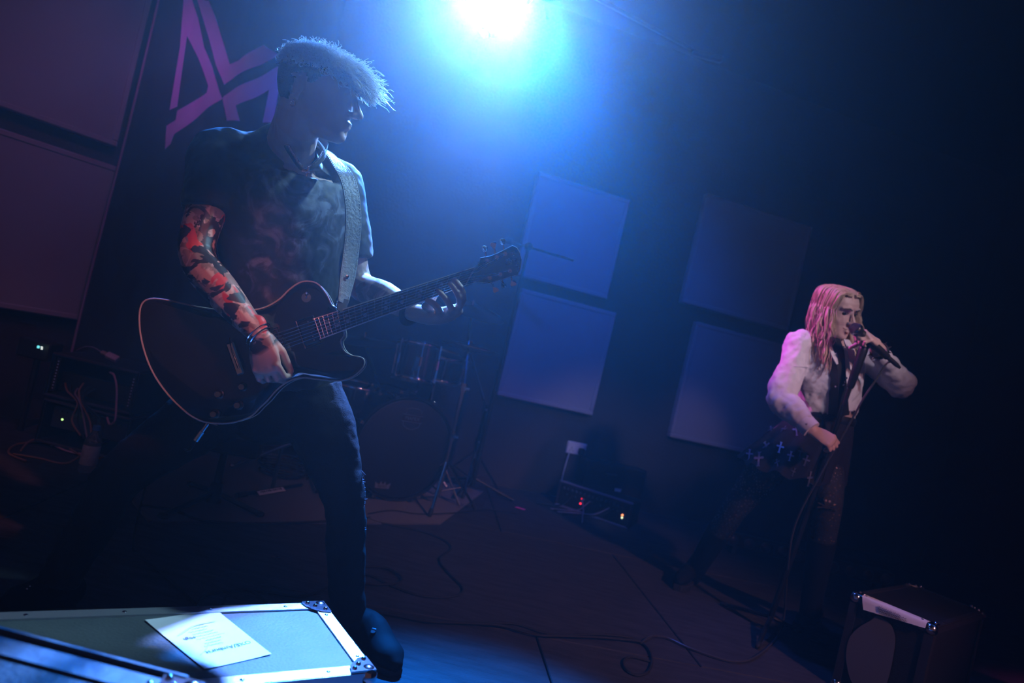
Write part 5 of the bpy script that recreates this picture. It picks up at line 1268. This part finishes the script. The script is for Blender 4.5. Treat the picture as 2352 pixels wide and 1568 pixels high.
# boom stand in front of the blue panels
bs = thing('boom_stand', Fl(1140, 1080), 'black boom microphone stand silhouetted against the blue panels', 'microphone stand')
b0_, b1_ = Fl(1125, 1112), P(1214, 566, 4.25)
b0_ = Vector((b1_.x, b1_.y, 0)); 
obj('upright', gtube([b0_ + Vector((0, 0, 0.05)), Vector((b1_.x, b1_.y, b1_.z * 0.5))], 0.016, 10), blk, bs)
obj('inner_upright', gtube([Vector((b1_.x, b1_.y, b1_.z * 0.5)), b1_], 0.010, 10), blk, bs)
obj('boom_arm', gtube([P(1165, 553, 4.3), P(1318, 598, 4.2)], 0.008, 8), blk, bs)
obj('swivel', gell(b1_, (0.028, 0.028, 0.028), 12, 8), blk, bs)
obj('counterweight', gtube([P(1160, 552, 4.3), P(1176, 556, 4.3)], 0.02, 10), blk, bs)
for k in range(3):
    a = 2 * PI * k / 3 + 0.2; obj('leg', gtube([b0_ + Vector((0, 0, 0.10)), b0_ + Vector((0.28 * math.cos(a), 0.28 * math.sin(a), 0.010))], 0.009, 8), blk, bs)

# ================================================================== under the guitar: low tripod stand with a dark box, boom arm, labelled rod
ls = thing('tripod_stand', Fl(486, 1168, 0.008), 'low black tripod stand carrying a flat dark pad, between the guitarist legs', 'stand')
lb, lt = Fl(486, 1162, 0.008), P(512, 1032, 2.78)
lt = Vector((lb.x, lb.y, lt.z))
obj('post', gtube([lb + Vector((0, 0, 0.03)), lt], 0.017, 12), blk, ls)
obj('hub', gtube([lb + Vector((0, 0, 0.02)), lb + Vector((0, 0, 0.10))], [0.032, 0.024], 12), blk, ls)
for px, py in ((374, 1184), (596, 1180), (440, 1112)):
    e = Fl(px, py, 0.02); lg = obj('leg', gtube([lb + Vector((0, 0, 0.06)), e], 0.012, 8), blk, ls); obj('rubber_foot', gell(e, (0.022, 0.022, 0.012), 10, 6), rubber, lg)
pd = obj('pad', xf(gbox((0, 0, 0.045), (0.30, 0.22, 0.09), None, 0.012), frame(lt, Vector((0.97, 0.2, 0)), z=Vector((0.05, -0.15, 1)))), mat('pad_black', (0.014, 0.013, 0.011), 0.7), ls)
ba = thing('drum_boom_stand', Fl(530, 1100, 0.008), 'short dark boom arm with chrome joints behind the tripod stand', 'stand')
p0, p1 = P(530, 1072, 3.15), P(692, 1008, 3.30)
obj('arm', gtube([p0, p1], 0.010, 8), dkmetal, ba); ptip = P(582, 962, 3.22)
obj('tube_post', gtube([p0.lerp(p1, 0.72), Vector((p0.lerp(p1, 0.72).x, p0.lerp(p1, 0.72).y, 0.012))], 0.010, 8), dkmetal, ba)
for px, py in ((533, 1069), (630, 1021), (637, 1019)): obj('joint', gell(P(px, py, 3.12), (0.012, 0.012, 0.010), 10, 6), chrome, ba)
obj('riser', gtube([p0.lerp(p1, 0.35), ptip], 0.007, 8), dkmetal, ba); obj('clamp', gbox(ptip, (0.03, 0.03, 0.02), None, 0.005), chrome, ba)
obj('yellow_tag', gbox(P(577, 991, 3.10), (0.020, 0.006, 0.018), None, 0.002), mat('yellow_tag', (0.75, 0.42, 0.08), 0.6), ba)
rd = thing('labelled_rod', Fl(620, 1126, 0.01), 'thin grey rod with a pale lettered strip lying on the carpet', 'rod')
r0_, r1_ = Fl(548, 1137, 0.02), Fl(692, 1113, 0.02); rdir = (r1_ - r0_).normalized()
obj('rod', gtube([r0_, r1_], 0.010, 8), dkmetal, rd); obj('end_cap', gtube([r0_ - rdir * 0.01, r0_ + rdir * 0.05], 0.013, 8), rubber, rd)
l0, l1 = Fl(596, 1129.5, 0.034), Fl(655, 1119.5, 0.034)
RM = frame((l0 + l1) / 2 + Vector((0, -0.012, -0.004)), rdir, z=Vector((0, -0.85, 0.5)))
obj('label_strip', xf(gbox((0, 0, 0), ((l1 - l0).length, 0.024, 0.002)), RM), mat('pale_label', (0.70, 0.62, 0.64), 0.6), rd)
for k in range(12):                                                  # dark marks along the strip, too small to read
    obj('letter_mark', xf(gbox((-(l1 - l0).length / 2 + 0.02 + k * ((l1 - l0).length - 0.03) / 12, 0.004, 0.0012), (0.005 + 0.002 * (k % 3), 0.009 + 0.002 * (k % 2), 0.0008)), RM), inkm, rd)
cc = Fl(650, 1088, 0.014)
coil = [cc + Vector(((0.13 + 0.012 * math.sin(k * 0.7)) * math.cos(k * 0.4), (0.12 + 0.015 * math.sin(k * 0.45)) * math.sin(k * 0.4), 0.002 + 0.0009 * k)) for k in range(90)]
tag(obj('coiled_cable', gtube(coil, 0.0045, 6), rubber), 'loose coil of black cable on the carpet beside the labelled rod', 'cable')

# ================================================================== rack cases and bottle on the left
rk_m = mat('rack_case_black', (0.016, 0.014, 0.016), 0.55); trim_m = mat('rack_edge', (0.10, 0.085, 0.10), 0.4, metal=0.6)
def rack(px_q, d, depth, label, holes):
    q_ = [P(x, y, d) for x, y in px_q]; u = ((q_[1] - q_[0]) + (q_[2] - q_[3])); u.z = 0; u.normalize()
    wd = (q_[1] - q_[0]).length; ht = ((q_[0] - q_[3]).length + (q_[1] - q_[2]).length) / 2 * 0.98; c = sum(q_, Vector()) / 4
    M = frame(c, u, z=Vector((0, 0, 1)))                            # y points away from the camera
    t = thing('rack_case', (c.x, c.y, c.z - ht / 2), label, 'rack case', 'stacked rack cases')
    th = 0.014
    for nm, cc_, ss in (('side_panel', (-wd / 2, depth / 2, 0), (th, depth, ht)), ('side_panel', (wd / 2, depth / 2, 0), (th, depth, ht)), ('top_panel', (0, depth / 2, ht / 2), (wd, depth, th)), ('bottom_panel', (0, depth / 2, -ht / 2), (wd, depth, th)), ('rear_panel', (0, depth, 0), (wd, th, ht))):
        obj(nm, xf(gbox(cc_, ss, None, 0.003), M), rk_m, t)
    obj('front_edging', xf(gtube([(-wd / 2, 0, -ht / 2), (wd / 2, 0, -ht / 2), (wd / 2, 0, ht / 2), (-wd / 2, 0, ht / 2)], 0.008, 6, closed=True), M), trim_m, t)
    if holes:
        for s in (-1, 1):
            rl_ = obj('rack_rail', xf(gbox((s * (wd / 2 - 0.022), 0.012, 0), (0.020, 0.004, ht - 0.03)), M), rk_m, t)
            for k in range(10): obj('rail_hole', xf(gell((s * (wd / 2 - 0.022), 0.009, (k - 4.5) * (ht - 0.05) / 10), (0.0034, 0.0015, 0.0034), 8, 5), M), mat('hole_bright', (0.8, 0.75, 0.85), 0.4, metal=0.5), rl_)
    return t, M, wd, ht
up_t, UM, uw, uh = rack(((121, 829), (321, 838), (300, 929), (103, 927)), 3.16, 0.30, 'open upper rack case with bright screw rails and hanging cables', True)
lo_t, LM, lw, lh = rack(((101, 938), (302, 940), (280, 1038), (80, 1030)), 3.16, 0.30, 'lower rack case with patch panel and tangled plugs', False)
obj('patch_panel', xf(gbox((0, 0.05, 0.02), (lw - 0.05, 0.02, lh * 0.5)), LM), mat('panel_grey', (0.06, 0.055, 0.065), 0.5, metal=0.4), lo_t)
for k in range(12): obj('jack_socket', glathe([(0.006, 0), (0.006, 0.004)], 10, LM @ Matrix.Translation((-lw / 2 + 0.06 + k * 0.026, 0.038, 0.05)) @ Matrix.Rotation(PI / 2, 4, 'X')), dkmetal, lo_t)
obj('power_light', gell(P(143, 963, 3.13), (0.0045, 0.0045, 0.0045), 8, 6), mat('green_light', (0.5, 1, 0.3), 0.5, emit=((0.55, 1.0, 0.3), 2.0)), lo_t)
obj('rack_unit', xf(gbox((0, 0.06, -0.03), (uw - 0.05, 0.02, 0.09)), UM), mat('unit_black', (0.012, 0.012, 0.013), 0.5), up_t)
def cable(name, pts, r, m, label, sub=6, cat='cable', group=None):
    return tag(obj(name, gtube(catmull(pts, sub), r, 6), m), label, cat, group)
pinkc = mat('pink_cable', (0.55, 0.30, 0.42), 0.5); brownc = mat('brown_cable', (0.30, 0.14, 0.08), 0.5); greyc = mat('grey_cable', (0.28, 0.22, 0.26), 0.5)
cable('patch_cable', [P(253, 855, 3.14), P(262, 862, 3.09), P(268, 890, 3.08), P(267, 930, 3.08), P(264, 965, 3.07), P(252, 974, 3.10), P(246, 958, 3.13)], 0.0045, pinkc, 'pink patch cable hanging across both rack cases', group='patch cables')
rngc = random.Random(21)
for k, m_ in enumerate((brownc, rubber, greyc, brownc, rubber, rubber)):
    a = P(150 + 14 * k, 880 + 6 * (k % 3), 3.20); b = P(178 + 3 * k, 925, 3.09); c_ = P(165 + 14 * k, 965 + 5 * (k % 2), 3.10); e = P(185 + 8 * k, 1000 + 6 * k, 3.06)
    cable('patch_cable', [a, a.lerp(b, 0.5) + Vector((0, -0.03, 0.01)), b, c_, e], 0.004, m_, ('brown patch cable looping out of the upper rack, thickest of the tangle', 'black patch cable beside the brown one in the rack tangle', 'grey patch cable in the middle of the rack tangle', 'brown patch cable right of the middle in the rack tangle', 'black patch cable right of the middle in the rack tangle', 'black patch cable at the right end of the rack tangle')[k], group='patch cables')
loops = [[(60, 1046), (20, 1028), (40, 1008), (110, 1002), (160, 1012), (185, 1030), (150, 1052), (90, 1040), (30, 1030)], [(118, 1010), (150, 1000), (190, 1010), (212, 1022), (190, 1030), (150, 1022), (122, 1008)], [(48, 1022), (70, 1000), (110, 996), (150, 1012), (190, 1035), (230, 1040), (255, 1020)], [(225, 1010), (250, 1000), (266, 975)]]
for k, lp in enumerate(loops):
    pts = [Fl(x, y + 12, 0.006 + 0.007 * k) for x, y in lp]
    cable('floor_cable', pts, 0.0045, (brownc, pinkc, brownc, pinkc)[k], ('brown cable loop spilling onto the floor before the rack cases', 'pink cable loop beside the water bottle', 'thin brown cable lying over the other loops by the rack cases', 'short pink cable end right of the water bottle')[k], group='cables before the rack cases')
ad = thing('power_adapter', UM @ Vector((0.15, 0.06, uh / 2 + 0.02)), 'small pink-lit adapter with a thin lead on top of the rack case', 'adapter')
ap = P(258, 820, 3.12); AM = frame(ap, P(274, 828, 3.12) - P(244, 814, 3.12), z=Vector((0, -0.7, 0.7)))
obj('block', xf(gbox((0, 0, 0), (0.056, 0.030, 0.022), None, 0.003), AM), mat('adapter_pale', (0.45, 0.33, 0.42), 0.5), ad)
obj('plug', xf(gbox((-0.042, 0, 0), (0.028, 0.018, 0.014), None, 0.002), AM), mat('adapter_brown', (0.28, 0.20, 0.20), 0.5), ad)
obj('lead', gtube(catmull([AM @ Vector((-0.055, 0, 0)), P(215, 798, 3.15), P(196, 796, 3.18), P(176, 804, 3.22)], 6), 0.0025, 6), greyc, ad)
bx = thing('control_box', P(92, 812, 3.25), 'small dark box with a teal status light behind the rack cases', 'electronics')
obj('case_body', gbox(P(92, 802, 3.33), (0.16, 0.10, 0.09), None, 0.006), rk_m, bx)
obj('stand_post', gtube([P(92, 802, 3.33) - Vector((0, 0, 0.04)), Vector((P(92, 802, 3.33).x, P(92, 802, 3.33).y, 0))], 0.015, 8), rk_m, bx)
obj('teal_light', gbox(P(88, 796.5, 3.26), (0.009, 0.004, 0.011)), mat('teal_light', (0.2, 0.8, 0.8), 0.5, emit=((0.15, 0.75, 0.8), 1.5)), bx)
for px, py in ((96, 797), (96, 801)): obj('white_light', gbox(P(px, py, 3.26), (0.007, 0.004, 0.004)), mat('white_light', (1, 1, 1), 0.5, emit=((0.9, 1.0, 0.95), 1.5)), bx)
# water bottle
bb = Fl(197, 1086); bt_h = 0.215
wbt = thing('water_bottle', bb, 'clear plastic water bottle with pale label and blue cap before the rack cases', 'bottle')
BT = Matrix.Translation(bb)
pet = mat('clear_plastic', (0.85, 0.9, 0.95), 0.06, trans=0.92)
obj('bottle_body', glathe([(0.020, 0.004), (0.030, 0.0), (0.033, 0.008), (0.032, 0.035), (0.0335, 0.05), (0.0335, 0.13), (0.030, 0.15), (0.016, 0.178), (0.013, 0.186), (0.013, 0.196)], 24, BT), pet, wbt)
obj('bottle_label', glathe([(0.0337, 0.040), (0.0342, 0.041), (0.0342, 0.124), (0.0337, 0.125)], 24, BT), mat('bottle_label', (0.55, 0.52, 0.58), 0.6, vary=((0.40, 0.38, 0.45), 60, 1)), wbt)
obj('cap', glathe([(0.0145, 0.190), (0.0150, 0.192), (0.0150, 0.206), (0.0135, 0.209)], 18, BT), mat('blue_cap', (0.06, 0.22, 0.55), 0.4), wbt)

# ================================================================== rack amplifier, socket and light bars along the back wall
ra = [Fl(1276, 1158), Fl(1439, 1214)]; au = (ra[1] - ra[0]); aw = au.length; au.normalize(); av = Vector((-au.y, au.x, 0)); ah = 0.155
rt = thing('rack_amplifier', (ra[0] + ra[1]) / 2, 'black rack mixer on the floor with red and amber lights and plugged cables', 'amplifier')
AM2 = frame((ra[0] + ra[1]) / 2 + Vector((0, 0, ah / 2 + 0.004)), au, z=Vector((0, 0, 1)))
obj('chassis', xf(gbox((0, 0.12, 0), (aw, 0.24, ah), None, 0.006), AM2), rk_m, rt)
for z, nm in ((ah / 2, 'top_edging'), (-ah / 2, 'bottom_edging')): obj(nm, xf(gbox((0, 0.006, z), (aw + 0.01, 0.022, 0.014), None, 0.003), AM2), mat('amp_edge', (0.30, 0.28, 0.36), 0.4, metal=0.5), rt)
for s in (-1, 1): obj('side_edging', xf(gbox((s * aw / 2, 0.006, 0), (0.014, 0.022, ah), None, 0.003), AM2), trim_m, rt)
obj('faceplate', xf(gbox((0, -0.002, 0), (aw - 0.03, 0.006, ah - 0.03)), AM2), mat('unit_black'), rt)
for k in range(15):
    x = -aw / 2 + 0.035 + k * (aw - 0.085) / 14
    obj('knob', glathe([(0.0085, 0), (0.0075, 0.012), (0.006, 0.013)], 12, AM2 @ Matrix.Translation((x, -0.005, 0.042)) @ Matrix.Rotation(PI / 2, 4, 'X')), mat('amp_knob', (0.06, 0.06, 0.07), 0.35), rt)
    if k % 2: obj('jack_socket', glathe([(0.007, 0), (0.007, 0.004), (0.003, 0.004)], 12, AM2 @ Matrix.Translation((x, -0.005, 0.008)) @ Matrix.Rotation(PI / 2, 4, 'X')), dkmetal, rt)
def lamp_dot(px, py, d, col, st, r, par, nm): 
    obj(nm, gell(P(px, py, d), (r, r, r), 10, 7), mat(nm, col, 0.4, emit=(col, st)), par)
dA = (P(1335, 1144, 1) - EYE).length
for px, py, col, st, r, nm in ((1336, 1145, (1.0, 0.02, 0.05), 1.6, 0.0040, 'small_red_light'), (1333, 1156, (1.0, 0.03, 0.06), 2.5, 0.0062, 'red_light'), (1429.5, 1182.5, (1.0, 0.28, 0.10), 3.0, 0.0066, 'amber_light'), (1428.5, 1188.5, (0.75, 0.90, 0.55), 2.2, 0.0058, 'pale_green_light')):
    pq = onplane(px, py, AM2 @ Vector((0, -0.008, 0)), -(AM2.to_3x3() @ Vector((0, 1, 0)))); obj(nm, gell(pq, (r, r, r), 10, 7), mat(nm, col, 0.4, emit=(col, st)), rt)
for k, (x0, x1, sag) in enumerate(((-0.14, -0.24, 0.05), (-0.02, -0.13, 0.06), (0.08, -0.09, 0.065), (0.11, -0.06, 0.060), (0.14, -0.02, 0.06), (-0.06, 0.0, 0.07))):
    a = AM2 @ Vector((x0, -0.008, 0.01)); b = AM2 @ Vector((x1, -0.10 - 0.012 * k, 0)); b.z = 0.007 + 0.004 * k; m_ = a.lerp(b, 0.45) + Vector((0, -0.03, -0.02))
    e = b + (b - a).normalized() * 0.12; e.z = 0.006
    cable('signal_cable', [a, a + AM2.to_3x3() @ Vector((0, -0.035, -0.004)), m_, b, e], 0.0038, greyc if k % 2 else rubber, ('dark lead from the first sockets of the rack mixer', 'grey lead drooping from the middle of the rack mixer', 'dark lead from the right sockets of the rack mixer, longest curve', 'grey lead beside the longest curve at the rack mixer', 'dark lead nearest the amber light of the rack mixer', 'grey lead coiled close under the red lights of the rack mixer')[k], group='rack mixer leads')
eb = thing('equipment_box', P(1400, 1140, 4.75), 'dark equipment box with a small pale label behind the rack mixer', 'equipment case')
ebc = P(1392, 1142, 4.76); EM = frame(Vector((ebc.x, ebc.y, 0.16)), WD, z=Vector((0, 0, 1)))
obj('box_body', xf(gbox((0, 0.0, 0), (0.46, 0.14, 0.32), None, 0.008), EM), rk_m, eb)
lq = onplane(1419, 1125, EM @ Vector((0, -0.083, 0)), WN); LM_ = frame(lq, WD, z=WN)
obj('pale_label', xf(gbox((0, 0, 0), (0.048, 0.022, 0.002)), LM_), mat('label_cream', (0.75, 0.72, 0.62), 0.6), eb)
obj('handle', gtube([EM @ Vector((-0.09, -0.082, 0.10)), EM @ Vector((-0.09, -0.105, 0.10)), EM @ Vector((-0.01, -0.105, 0.10)), EM @ Vector((-0.01, -0.082, 0.10))], 0.007, 8), trim_m, eb)
sc_ = onplane(1323, 1029, WP, WN); SM = frame(sc_ + WN * 0.006, WD, y=Vector((0, 0, 1)))
so_ = thing('wall_socket', sc_, 'white double wall socket with one plug, low on the back wall', 'socket')
sz_ = 1 if (SM.to_3x3() @ Vector((0, 0, 1))).dot(WN) > 0 else -1
obj('plate', xf(gbox((0, 0, 0), (0.146, 0.086, 0.012), None, 0.004), SM), mat('socket_white', (0.60, 0.58, 0.66), 0.4), so_)
for x in (-0.036, 0.036):
    obj('switch', xf(gbox((x * 1.6, 0.022, sz_ * 0.008), (0.012, 0.018, 0.006), None, 0.002), SM), mat('socket_white'), so_)
    for dx, dy, w_, h_ in ((0, 0.004, 0.004, 0.010), (-0.011, -0.014, 0.009, 0.004), (0.011, -0.014, 0.009, 0.004)): obj('pin_hole', xf(gbox((x + dx, dy - 0.006, sz_ * 0.0062), (w_, h_, 0.001)), SM), rubber, so_)
obj('plug', xf(gbox((0.036, -0.012, sz_ * 0.022), (0.046, 0.046, 0.034), None, 0.008), SM), rubber, so_)
cable('mains_lead', [SM @ Vector((-0.05, -0.03, sz_ * 0.02)), SM @ Vector((-0.062, -0.12, sz_ * 0.03)), SM @ Vector((-0.06, -0.25, sz_ * 0.03)), SM @ Vector((-0.03, -0.38, sz_ * 0.06)), Vector((sc_.x - 0.02, sc_.y - 0.14, 0.006))], 0.0045, mat('white_lead', (0.45, 0.44, 0.52), 0.5), 'pale mains lead hanging from the wall socket')
def light_bar(pxs, d, label):
    a, b = P(*pxs[0], d), P(*pxs[-1], d); u = (b - a); u.z = 0; u.normalize(); M = frame((a + b) / 2, u, z=Vector((0, 0, 1)))
    L_ = (b - a).length + 0.11; zc = (a.z + b.z) / 2
    t = thing('light_bar', ((a.x + b.x) / 2, (a.y + b.y) / 2, 0), label, 'stage light', 'light bars on the floor')
    obj('housing', xf(gbox((0, 0.045, 0), (L_, 0.075, 0.085), None, 0.006), M), rk_m, t)
    for s in (-1, 1): obj('foot', xf(gbox((s * L_ * 0.36, 0.045, -(zc + 0.0425) / 2 if zc > 0.06 else -0.05), (0.03, 0.09, max(0.012, zc - 0.03))), M), rk_m, t)
    for k, p in enumerate(pxs):
        q_ = M.inverted() @ P(*p, d); x = q_.x
        ln = obj('lens', glathe([(0.030, 0), (0.030, 0.006), (0.024, 0.010), (0.012, 0.014), (0.002, 0.015)], 20, M @ Matrix.Translation((x, 0.008, 0)) @ Matrix.Rotation(PI / 2, 4, 'X')), mat('lens_clear', (0.07, 0.07, 0.09), 0.15), t)
        obj('lens_bezel', xf(gtube([(x + 0.031 * math.cos(h), 0.004, 0.031 * math.sin(h)) for h in np.linspace(0, 2 * PI, 21)[:-1]], 0.003, 6, closed=True), M), dkmetal, ln)
light_bar([(1685, 1238), (1722, 1248), (1759, 1257), (1797, 1268), (1835, 1279)], 4.30, 'floor light bar with five round lenses behind the singer')
light_bar([(1915, 1300), (1955, 1310), (1995, 1322), (2035, 1333)], 4.20, 'dark floor light bar right of the singer legs')

# ================================================================== cables over the stage, charm, tape
def fcable(pxs, label, r=0.0048, m=rubber, z=0.0):
    return cable('stage_cable', [Fl(x, y, r + z) for x, y in pxs], r, m, label, group='black cables on the stage floor')
fcable([(845, 1190), (870, 1200), (950, 1215), (1010, 1235), (1037, 1258), (1010, 1284), (1030, 1315), (1060, 1345), (1060, 1362), (1030, 1370), (970, 1368), (900, 1345), (860, 1325), (830, 1316)], 'black cable winding in an S from the drums to the guitarist foot')
fcable([(825, 1302), (880, 1302), (920, 1322), (915, 1338), (870, 1342), (825, 1338)], 'small closed loop of black cable beside the guitarist calf', z=0.004)
fcable([(830, 1401), (900, 1407), (960, 1418), (1020, 1427), (1100, 1431), (1180, 1432), (1240, 1450), (1290, 1458), (1380, 1456), (1450, 1465), (1482, 1482), (1497, 1510), (1490, 1540), (1465, 1550), (1440, 1540), (1432, 1520), (1450, 1508), (1497, 1520)], 'black cable crossing the stage to a loop at the front')
fcable([(830, 1400), (905, 1412), (980, 1426), (1060, 1430), (1150, 1436), (1230, 1457), (1290, 1460), (1390, 1464), (1470, 1472)], 'second black cable running alongside the stage-crossing one', z=0.006)
fcable([(450, 1392), (470, 1368), (530, 1356), (600, 1358), (690, 1368), (745, 1352), (790, 1330)], 'black cable arching behind the big flight case')
fcable([(512, 1388), (520, 1366), (560, 1353), (590, 1364), (612, 1384)], 'short black cable bow behind the big flight case', z=0.006)
fcable([(320, 1160), (400, 1172), (460, 1194), (560, 1202), (660, 1200), (760, 1196), (850, 1188)], 'black cable along the front edge of the drum carpet', z=0.008)
fcable([(845, 1180), (900, 1172), (960, 1180), (1040, 1178), (1120, 1170), (1190, 1180)], 'thin black cable under the cymbal stands', 0.0035, z=0.008)
mc = [mic_b + mdir * 0.05, Q(2036, 835, -0.21), Q(2012, 872, -0.21), Q(1985, 912, -0.20), Q(1950, 975, -0.16), Q(1890, 1080, -0.16), Q(1828, 1200, -0.10), Q(1810, 1300, -0.05), Fl(1800, 1420, 0.05), Fl(1782, 1466, 0.006), Fl(1735, 1508, 0.006), Fl(1690, 1519, 0.006), Fl(1640, 1508, 0.006), Fl(1580, 1486, 0.006), Fl(1530, 1464, 0.006), Fl(1495, 1462, 0.006), Fl(1472, 1476, 0.008)]
cable('microphone_cable', mc, 0.0042, mat('mic_cable', (0.05, 0.05, 0.055), 0.35), 'microphone cable hanging from the singer hand and curving over the stage')
st_c = Fl(635, 1281, 0.004)
out = []
for k in range(8):
    a = k * PI / 4; r = 0.020 if k % 2 == 0 else 0.006; out.append((r * math.cos(a), r * 0.8 * math.sin(a)))
tag(obj('star_charm', gprism(out, -0.003, 0.004, Matrix.Translation(st_c), 0.002), chrome), 'small shiny star charm lying on the bare stage floor', 'charm')
tp = Fl(1195, 1167, 0.002)
tag(obj('tape_piece', xf(gprism([(-0.03, -0.012), (0.028, -0.014), (0.03, 0.012), (-0.026, 0.013)], -0.001, 0.002), frame(tp, Vector((0.9, -0.3, 0)), z=Vector((0, 0, 1)))), mat('pink_tape', (0.80, 0.08, 0.40), 0.6)), 'small scrap of pink tape on the floor before the rack mixer', 'tape')
gc = [jk1, jk1 + (jk1 - jk0).normalized() * 0.03, P(420, 1030, 1.83), P(390, 1030, 1.98), P(345, 1090, 2.10), P(318, 1180, 2.12), Fl(305, 1258, 0.012), Fl(322, 1276, 0.006), Fl(360, 1306, 0.006), Fl(405, 1345, 0.006), Fl(452, 1388, 0.006)]
cable('guitar_cable', gc, 0.0035, rubber, 'black lead dropping from the guitar jack to the floor')
